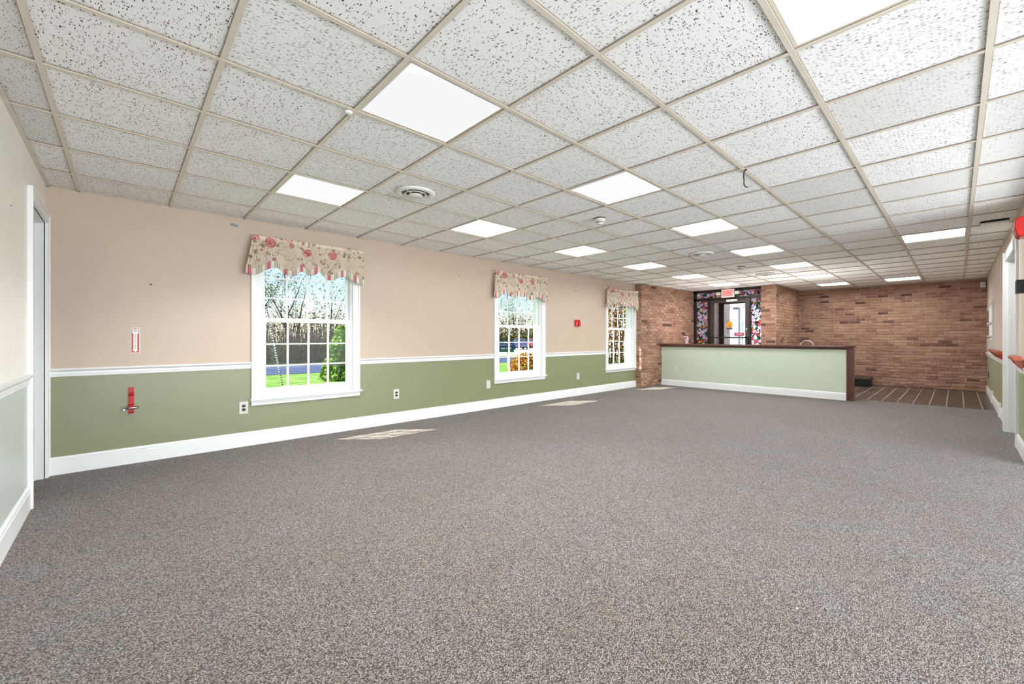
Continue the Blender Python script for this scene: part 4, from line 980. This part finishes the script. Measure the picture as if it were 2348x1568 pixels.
b = MB(); b.box(11.05, 11.10, YS + 0.012, YS + 0.02, 0.90, 1.82); b.box(11.1, 12.2, YS + 0.012, YS + 0.02, 1.80, 1.82); b.build('edge_strip', M['white_plastic'], root)
for z0 in (1.42, 1.18):
    b = MB(); b.box(11.1, 12.2, YS + 0.012, YS + 0.045, z0, z0 + 0.025); b.build('ledge', M['white_plastic'], root)
for (z0, z1) in ((1.47, 1.70), (1.15, 1.40)):
    b = MB(); b.box(12.25, 13.05, YS + 0.012, YS + 0.016, z0, z1); b.build('brick_reflection', M['brick_reflection'], root)  # brick wall's reflection in the glass, put in as brown colour
    b = MB(); b.box(11.15, 12.15, YS + 0.012, YS + 0.018, z0 - 0.02, z1 + 0.03); b.build('white_sheet', M['white'], root)
for (xx, lab) in ((9.30, 'white outlet box on the right baseboard nearer the doorway'), (11.3, 'white outlet box on the right baseboard nearer the brick wall')):
    root = thing('baseboard_outlet', lab, 'outlet', (xx, YS, 0), 'outlet boxes on the right baseboard')
    b = MB(); b.box(xx - 0.06, xx + 0.06, YS, YS + 0.03, 0.0, 0.215); b.build('box', M['white_plastic'], root, bevel=0.006)
    b = MB(); b.box(xx + 0.06, xx + 0.075, YS, YS + 0.012, 0.14, 0.22); b.build('side_slot', M['black_plastic'], root)
b = MB(); b.box(12.62, 12.74, YS, YS + 0.008, 0.36, 0.48); tag(b.build('dark_outlet', M['black_plastic'], bevel=0.002), 'small dark outlet on the green wall near the brick corner', 'outlet')
root = thing('motion_sensor', 'white motion sensor in the top corner of the brick back wall', 'sensor', (XE - 0.05, -0.37, 2.24))
b = MB(); b.prism([(0, 2.36), (0.035, 2.365), (0.06, 2.33), (0.055, 2.27), (0.03, 2.24), (0, 2.24)], lambda d, z, t: (XE - 0.012 - d, t, z), -0.43, -0.35); b.build('housing', M['white_plastic'], root, bevel=0.008)
b = MB(); b.box(XE - 0.076, XE - 0.07, -0.42, -0.36, 2.275, 2.32); b.build('lens', M['ivory'], root)

# ------------------------------------------------------------ small things around the counter
root = thing('card_holder', 'small red and white card holder standing on the wood counter cap', 'card holder', (XC + 0.02, 4.44, 1.018))
b = MB(); b.box(XC - 0.01, XC + 0.05, 4.385, 4.49, 1.018, 1.024); b.build('base', M['glass'], root)
b = MB(); b.box(XC + 0.016, XC + 0.024, 4.41, 4.485, 1.024, 1.20); b.build('red_card', simple('faded_red_card', srgb(160, 92, 84)), root)
b = MB(); b.box(XC + 0.006, XC + 0.034, 4.405, 4.488, 1.18, 1.196); b.box(XC + 0.006, XC + 0.030, 4.392, 4.402, 1.024, 1.185); b.box(XC + 0.013, XC + 0.016, 4.425, 4.45, 1.05, 1.15); b.box(XC + 0.0, XC + 0.03, 4.42, 4.445, 1.024, 1.045); b.build('white_edge', M['white'], root)
hy_, hx_ = 2.49, 12.0
b = MB(); b.tube([(hx_, hy_ + 0.13, 0), (hx_, hy_ + 0.13, 0.97)] + [(hx_, hy_ + 0.13 * math.cos(a), 0.98 + 0.115 * math.sin(a)) for a in [k2 * math.pi / 12 for k2 in range(13)]] + [(hx_, hy_ - 0.13, 0.97), (hx_, hy_ - 0.13, 0)], 0.009, 8)
b.tube([(hx_, hy_ + 0.13, 0.02), (hx_ + 0.3, hy_ + 0.13, 0.02)], 0.009, 8); b.tube([(hx_, hy_ - 0.13, 0.02), (hx_ + 0.3, hy_ - 0.13, 0.02)], 0.009, 8); b.tube([(hx_, hy_ - 0.13, 0.5), (hx_, hy_ + 0.13, 0.5)], 0.007, 8)
tag(b.build('metal_hoop', M['white_plastic'], smooth=True), 'thin white hoop rising behind the counter in front of the brick', 'hoop')
root = thing('black_case', 'low black case on the stone floor against the brick wall', 'case', (13.1, 1.62, 0))
b = MB(); b.box(12.86, 13.3, 1.42, 2.05, 0.0, 0.13); b.build('body', M['black_plastic'], root, bevel=0.012)
b = MB(); b.box(12.84, 13.31, 1.40, 2.07, 0.13, 0.20); b.build('lid', M['black_plastic'], root, bevel=0.012)
b = MB(); b.tube([(12.855, 1.74, 0.03), (12.83, 1.71, 0.06), (12.83, 1.70, 0.10), (12.83, 1.74, 0.12), (12.855, 1.78, 0.11)], 0.006, 6); b.build('clip', M['steel'], root)

# ------------------------------------------------------------ outdoors
b = MB(); b.box(-60, 160, YN + WT, 160, GZ - 0.3, GZ); struct(b.build('lawn', M['lawn']), 'sunlit lawn outside the windows')
b = MB(); b.box(-60, 120, 20.2, 26.0, GZ - 0.05, GZ + 0.015); struct(b.build('road', M['asphalt']), 'blue grey road beyond the lawn')
b = MB(); b.box(19, 120, 27.5, 47, GZ - 0.05, GZ + 0.02); struct(b.build('parking_lot', M['concrete']), 'pale parking lot beyond the middle window')

def tree_mesh(seed, h, spread=0.55, depth=5, lean=0.05):
    rr = random.Random(seed); tb = MB(); lf = MB()
    def leafq(p, s_):
        d = Vector((rr.uniform(-1, 1), rr.uniform(-1, 1), rr.uniform(-1, 1))).normalized(); e = d.orthogonal().normalized() * s_; d2 = d.cross(e).normalized() * s_ * 0.7
        lf.face([p - e - d2, p + e - d2, p + e + d2, p - e + d2], 0)
    def br(p, d, L, r_, lv):
        pts = [p]; dd = d.copy(); rs = [r_]
        for i in range(3):
            dd = (dd + Vector((rr.uniform(-1, 1), rr.uniform(-1, 1), rr.uniform(-0.4, 0.7))) * 0.16).normalized(); pts.append(pts[-1] + dd * L / 3); rs.append(r_ * (1 - 0.2 * (i + 1)))
        tb.tube(pts, rs, 5 if lv < 2 else 3, 0, cap=False)
        if lv >= depth - 1:
            for p_ in pts[1:]:
                if rr.random() < 0.30: leafq(p_ + Vector((rr.uniform(-1, 1), rr.uniform(-1, 1), rr.uniform(-1, 1))) * 0.12, rr.uniform(0.03, 0.06))
        if lv >= depth: return
        nb = rr.choice((3, 4)) if lv < depth - 1 else 3
        for i in range(nb):
            q_ = pts[1 + (i % 3)] if lv else pts[1 + (i % 3)].lerp(pts[3], 0.3)
            ax = Vector((rr.uniform(-1, 1), rr.uniform(-1, 1), rr.uniform(-0.1, 0.9))).normalized()
            br(q_, (dd * (1 - spread) + ax * spread).normalized(), L * rr.uniform(0.58, 0.8), rs[-1] * rr.uniform(0.55, 0.8), lv + 1)
        br(pts[-1], dd, L * 0.7, rs[-1], lv + 1)
    br(Vector((0, 0, -0.1)), Vector((rr.uniform(-lean, lean), rr.uniform(-lean, lean), 1)).normalized(), h * 0.34, h * 0.018, 0)
    return tb, lf
def tree_proto(seed, h, bark, leaf, **kw):
    tb, lf = tree_mesh(seed, h, **kw)
    root = thing('tree', 'x', 'tree', (0, 0, 0), 'trees beyond the road')
    tb.build('branches', bark, root, smooth=True, recalc=False); lf.build('foliage', leaf, root, recalc=False)
    return root
protos = [tree_proto(11, 9, M['bark'], M['buds'], depth=4), tree_proto(23, 8, M['bark'], M['buds2'], depth=4, spread=0.6), tree_proto(37, 10, M['bark_pale'], M['buds'], depth=4, spread=0.42)]
TR = [(5.4, 31, 0, 0.9, 10), (8.2, 31, 2, 0.95, 80), (11.2, 31, 1, 0.9, 200), (6.2, 38.5, 1, 1.0, 150), (10.6, 38.5, 0, 1.0, 300), (9.0, 46, 2, 1.25, 260),
      (41, 51, 0, 1.3, 33), (47.5, 51, 1, 1.3, 99), (54, 51, 2, 1.3, 180), (61, 52, 0, 1.3, 250), (46, 62, 2, 1.5, 310), (56, 62, 1, 1.5, 45)]
used = set()
words1 = ['front left', 'front middle', 'front right', 'back left', 'back right', 'farthest']
words2 = ['front left', 'front centre left', 'front centre right', 'front right', 'back left', 'back right']
kinds = ['dark barked budding tree', 'greenish budding tree', 'slender pale barked tree']
for i, (x, y, kd, s_, rz) in enumerate(TR):
    lab = kinds[kd] + (' seen through the large near window, %s of the group' % words1[i] if i < 6 else ' seen through the middle window, %s of the group' % words2[i - 6])
    if kd not in used: o = protos[kd]; used.add(kd); o.location = (x, y, GZ); o['label'] = lab
    else: o = dup(protos[kd], (x, y, GZ), lab)
    o.scale = (s_, s_, s_); o.rotation_euler = (0, 0, R(rz))
def leaf_cloud(b, n, fn, s0, s1, rr, m=0):
    for _ in range(n):
        p = Vector(fn(rr)); d = Vector((rr.uniform(-1, 1), rr.uniform(-1, 1), rr.uniform(-1, 1))).normalized(); s_ = rr.uniform(s0, s1)
        e = d.orthogonal().normalized() * s_; f_ = d.cross(e).normalized() * s_ * 0.7
        b.face([p - e, p + f_, p + e, p - f_], m)
rr = random.Random(5); b = MB()
def twig(b, p, hgt, rr, m):
    q_ = p + Vector((rr.uniform(-0.5, 0.5), rr.uniform(-0.5, 0.5), hgt)); b.tube([p, p.lerp(q_, 0.5) + Vector((rr.uniform(-.15, .15), rr.uniform(-.15, .15), 0)), q_], [0.02, 0.014, 0.005], 3, m, cap=False)
for _ in range(1100): twig(b, Vector((rr.uniform(2, 15), rr.uniform(28, 32.5), GZ)), rr.uniform(1.2, 3.6), rr, rr.choice((0, 0, 1)))
leaf_cloud(b, 9000, lambda r: (r.uniform(2, 15), r.uniform(28.5, 32.5), GZ + abs(r.gauss(0, 1.5))), 0.03, 0.10, rr, 0)
leaf_cloud(b, 3500, lambda r: (r.uniform(2, 15), r.uniform(28.0, 32), GZ + abs(r.gauss(0, 1.0))), 0.03, 0.08, rr, 2)
tag(b.build('undergrowth', [M['brush'], M['brush_red'], M['buds2']], recalc=False), 'brown tangled undergrowth below the trees beyond the road', 'brush', kind='stuff')
b = MB(); rr = random.Random(6)
leaf_cloud(b, 9000, lambda r: (r.uniform(34, 62), r.uniform(49, 53), GZ + abs(r.gauss(0, 2.0))), 0.08, 0.22, rr, 0)
leaf_cloud(b, 5000, lambda r: (r.uniform(34, 62), r.uniform(48, 53), GZ + abs(r.gauss(0, 1.4))), 0.08, 0.22, rr, 1)
tag(b.build('undergrowth', [M['brush'], M['buds2']], recalc=False), 'mixed green and brown undergrowth beyond the parking lot', 'brush', kind='stuff')
# conical evergreen
bp = at_depth(782, 868, 16); ec = Vector((bp.x, bp.y, GZ))
root = thing('evergreen_shrub', 'bright green cone shaped evergreen on the lawn', 'shrub', ec)
b = MB(); rr = random.Random(3)
for i in range(240):
    z = rr.uniform(0.06, 2.0); rad = 0.74 * (1 - z / 2.15) ** 0.8 * rr.uniform(0.7, 1.05); a = rr.uniform(0, 6.283); c_ = ec + Vector((rad * math.cos(a), rad * math.sin(a), z)); s_ = rr.uniform(0.06, 0.13)
    i0 = len(b.v); ring = []
    for kk in range(4):
        th = math.pi * (kk + 0.5) / 4
        for qq in range(6):
            ph = 6.283 * qq / 6; j = rr.uniform(0.7, 1.3)
            b.v.append(tuple(c_ + Vector((math.sin(th) * math.cos(ph), math.sin(th) * math.sin(ph), math.cos(th) * 0.7)) * s_ * j))
    for kk in range(3):
        for qq in range(6):
            a_ = i0 + kk * 6 + qq; b_ = i0 + kk * 6 + (qq + 1) % 6; b.f.append((a_, b_, b_ + 6, a_ + 6)); b.m.append(0)
    b.f.append(tuple(range(i0, i0 + 6))); b.m.append(0); b.f.append(tuple(range(i0 + 18, i0 + 24))); b.m.append(0)
leaf_cloud(b, 2600, lambda r: (lambda z, a: (ec.x + 0.80 * (1 - z / 2.15) ** 0.8 * math.cos(a), ec.y + 0.80 * (1 - z / 2.15) ** 0.8 * math.sin(a), ec.z + z))(r.uniform(0.05, 2.05), r.uniform(0, 6.283)), 0.02, 0.05, rr)
b.build('foliage', M['evergreen'], root, recalc=False)
b = MB(); b.tube([ec, ec + Vector((0, 0, 1.8))], [0.05, 0.015], 6); b.build('stem', M['bark'], root)
# orange bush
bp = at_depth(1208, 840, 13.6); oc = Vector((bp.x, bp.y, GZ))
root = thing('orange_bush', 'rounded orange leaved bush outside the middle window', 'shrub', oc)
b = MB(); rr = random.Random(4)
leaf_cloud(b, 5200, lambda r: (lambda a, c_, q_: (oc.x + 0.62 * q_ * math.cos(a) * math.sqrt(1 - c_ * c_), oc.y + 0.62 * q_ * math.sin(a) * math.sqrt(1 - c_ * c_), oc.z + 0.52 + 0.60 * q_ * c_))(r.uniform(0, 6.283), r.uniform(-0.85, 1), r.uniform(0.6, 1) ** 0.5), 0.02, 0.045, rr)
b.build('foliage', M['orange_leaf'], root, recalc=False)
b = MB()
for _ in range(26):
    a = rr.uniform(0, 6.283); e_ = rr.uniform(0.2, 0.9); b.tube([oc, oc + Vector((math.cos(a) * 0.25 * e_, math.sin(a) * 0.25 * e_, 0.4)), oc + Vector((math.cos(a) * 0.5 * e_, math.sin(a) * 0.5 * e_, 1.0))], [0.012, 0.008, 0.003], 4, cap=False)
b.build('stems', M['bark'], root, recalc=False)
# hedge outside the last window
hc = Vector((11.2, 7.2, GZ)); root = thing('hedge', 'dense brown and green hedge close outside the last window', 'hedge', hc)
b = MB(); rr = random.Random(9)
leaf_cloud(b, 9000, lambda r: (r.uniform(9.6, 13.6), 6.5 + abs(r.gauss(0, 0.35)), GZ + r.uniform(0.5, 3.1)), 0.018, 0.045, rr, 0)
leaf_cloud(b, 2600, lambda r: (r.uniform(9.6, 13.6), 6.5 + abs(r.gauss(0, 0.3)), GZ + r.uniform(1.2, 3.1)), 0.018, 0.045, rr, 1)
leaf_cloud(b, 5200, lambda r: (r.uniform(9.6, 13.6), 6.4 + abs(r.gauss(0, 0.3)), GZ + abs(r.gauss(0, 0.45))), 0.02, 0.05, rr, 2)
b.build('foliage', [M['brown_leaf'], M['orange_leaf'], M['green_leaf']], root, recalc=False)
b = MB()
for _ in range(120):
    p = Vector((rr.uniform(9.6, 13.6), rr.uniform(6.6, 7.4), GZ)); b.tube([p, p + Vector((rr.uniform(-.3, .3), rr.uniform(-.2, .2), 1.4)), p + Vector((rr.uniform(-.6, .6), rr.uniform(-.3, .3), 2.9))], [0.02, 0.014, 0.004], 4, cap=False)
b.build('stems', M['bark'], root, recalc=False)
# banded pole outside the near window
tp = at_depth(610, 700, 9.2); mp_ = at_depth(633, 812, 9.0); bp = at_depth(648, 885, 8.9); gp = Vector((bp.x + 0.05, bp.y - 0.02, GZ))
root = thing('banded_pole', 'thin leaning black and white banded pole just outside the large near window', 'pole', gp)
def curve(t):
    a, c_, d_, e_ = tp, mp_, bp, gp
    if t < 0.45: f_ = t / 0.45; return a.lerp(c_, f_) + Vector((0, 0, 0))
    if t < 0.75: return c_.lerp(d_, (t - 0.45) / 0.3)
    return d_.lerp(e_, (t - 0.75) / 0.25)
b = MB(); ts = [i / 90 for i in range(91)]
b.tube([curve(t) for t in ts], 0.014, 8)
for fi in range(len(b.f)): b.m[fi] = 1 if (fi // 8) % 2 else 0
b.build('shaft', [M['black_plastic'], M['white']], root, recalc=False)
for i in range(22):
    t = 0.08 + i * 0.027; p = curve(t); b = MB(); b.tube([p + rt * 0.03, p - rt * 0.03, p - rt * 0.10 + Vector((0, 0, 0.015)), p - rt * 0.13 + Vector((0, 0, 0.03))], 0.0028, 4); b.build('side_loop', M['steel'], root)
# roadside sign board
root = thing('yard_sign', 'dark blue sign board with white lettering seen through the middle window', 'sign', (15.0, 16.3, GZ))
sc0 = Vector((14.995, 16.10, 0)); du = Vector((-0.70, 0.71, 0)).normalized()
def sbox(b, a0, a1, z0, z1, d0, d1):
    nrm = Vector((-du.y, du.x, 0)); nrm = -nrm if nrm.dot(Vector((-1, -1, 0))) < 0 else nrm
    pts = []
    for a in (a0, a1):
        for d in (d0, d1):
            p = sc0 + du * a + nrm * d; pts.append(p)
    i = len(b.v)
    for z in (z0, z1): b.v += [(p.x, p.y, z) for p in pts]
    for q_ in ((0, 1, 3, 2), (4, 6, 7, 5), (0, 4, 5, 1), (2, 3, 7, 6), (0, 2, 6, 4), (1, 5, 7, 3)): b.f.append(tuple(i + j for j in q_)); b.m.append(0)
b = MB(); sbox(b, 0, 2.3, 0.53, 1.0, 0, 0.05); b.build('board', M['navy'], root)
b = MB(); sbox(b, 0, 2.3, 0.40, 0.53, 0, 0.05); b.build('green_base_band', M['deep_green'], root)
for a_ in (0.3, 1.9):
    b = MB(); sbox(b, a_, a_ + 0.08, GZ, 0.4, 0, 0.05); b.build('post', M['white'], root)
b = MB(); sbox(b, 0.28, 2.2, 0.775, 0.79, 0.05, 0.052); sbox(b, 0.1, 0.28, 0.785, 0.797, 0.05, 0.052); b.build('white_stripe', M['white'], root)
nr = Vector((-0.71, -0.70, 0)); o_ = sc0 + nr * 0.056
text_mesh('lettering', 'ITIN', M['white'], root, tuple(o_ + du * 0.36 + Vector((0, 0, 0.90))), tuple(-du), (0, 0, 1), 0.17, 0.004)
text_mesh('lettering', '825-1000', M['white'], root, tuple(o_ + du * 0.42 + Vector((0, 0, 0.60))), tuple(-du), (0, 0, 1), 0.14, 0.004)
# cars
def car(name, c, ang, paint, label):
    root = thing('parked_car', label, 'car', c); ca, sa = math.cos(ang), math.sin(ang)
    def T(x, y, z): return (c[0] + x * ca - y * sa, c[1] + x * sa + y * ca, c[2] + z)
    body = [(-2.2, 0.35), (-2.25, 0.75), (-1.9, 0.9), (-1.3, 0.95), (1.1, 0.95), (2.1, 0.85), (2.25, 0.6), (2.2, 0.35)]
    b = MB(); b.prism(body, lambda x, z, t: T(x, t, z), -0.88, 0.88); b.build('body', paint, root, bevel=0.06)
    cab = [(-1.6, 0.94), (-1.05, 1.38), (0.15, 1.42), (0.95, 0.94)]; b = MB(); b.prism(cab, lambda x, z, t: T(x, t * (1 - 0.18 * (z - 0.94) / 0.48), z), -0.8, 0.8); b.build('cabin', M['glass_dark'], root, bevel=0.04)
    b = MB(); b.prism([(-1.05, 1.37), (-0.98, 1.43), (0.1, 1.45), (0.18, 1.40)], lambda x, z, t: T(x, t, z), -0.66, 0.66); b.build('roof', paint, root, bevel=0.02)
    for wx in (-1.4, 1.4):
        for wy in (-0.9, 0.9):
            b = MB(); n_ = 16; i0 = len(b.v)
            b.prism([(0.33 * math.cos(6.283 * q_ / n_), 0.33 * math.sin(6.283 * q_ / n_)) for q_ in range(n_)], lambda x, z, t: T(wx + x, wy + t, 0.33 + z), -0.1, 0.1); b.build('wheel', M['tyre'], root)
p = at_depth(1190, 800, 58); car('a', (p.x, p.y, GZ + 0.02), R(58), M['car_blue'], 'dark blue parked car beyond the sign, through the middle window')
p = at_depth(1224, 800, 64); car('b', (p.x, p.y, GZ + 0.02), R(58), M['car_red'], 'red parked car right of the blue one, through the middle window')
# portico and building beyond the entrance
p = at_depth(1689, 800, 15.0)
root = thing('portico_post', 'grey porch post with a beam outside the glass entrance', 'post', (p.x, p.y, -0.1))
b = MB(); b.box(p.x - 0.09, p.x + 0.09, p.y - 0.09, p.y + 0.09, -0.1, 2.25); b.box(p.x - 0.13, p.x + 0.13, p.y - 0.13, p.y + 0.13, -0.1, 0.1); b.build('shaft', M['grey_post'], root)
b = MB(); b.box(p.x - 0.14, p.x + 0.14, p.y - 3.0, p.y + 0.35, 2.25, 2.6); b.build('beam', M['grey_post'], root)
p2 = Vector((30, 12, -0.1)); root = thing('white_building', 'white sided building across the walk, seen through the entrance', 'building', p2)
b = MB(); b.box(28, 34, 2, 24, -0.44, 4.5); b.build('wall', M['house'], root)
b = MB(); b.prism([(27.4, 4.5), (34.6, 4.5), (31, 6.6)], lambda x, z, t: (x, t, z), 1.6, 24.4); b.build('roof', M['asphalt'], root)
for yy in (6.0, 9.2, 12.4):
    b = MB(); b.box(27.93, 28.0, yy, yy + 1.0, 0.7, 2.3); wd = b.build('window', M['house_glass'], root)
    b = MB(); b.box(27.9, 27.93, yy + 0.47, yy + 0.53, 0.7, 2.3); b.box(27.9, 27.93, yy, yy + 1.0, 1.46, 1.54); b.build('sash_bars', M['house'], wd)
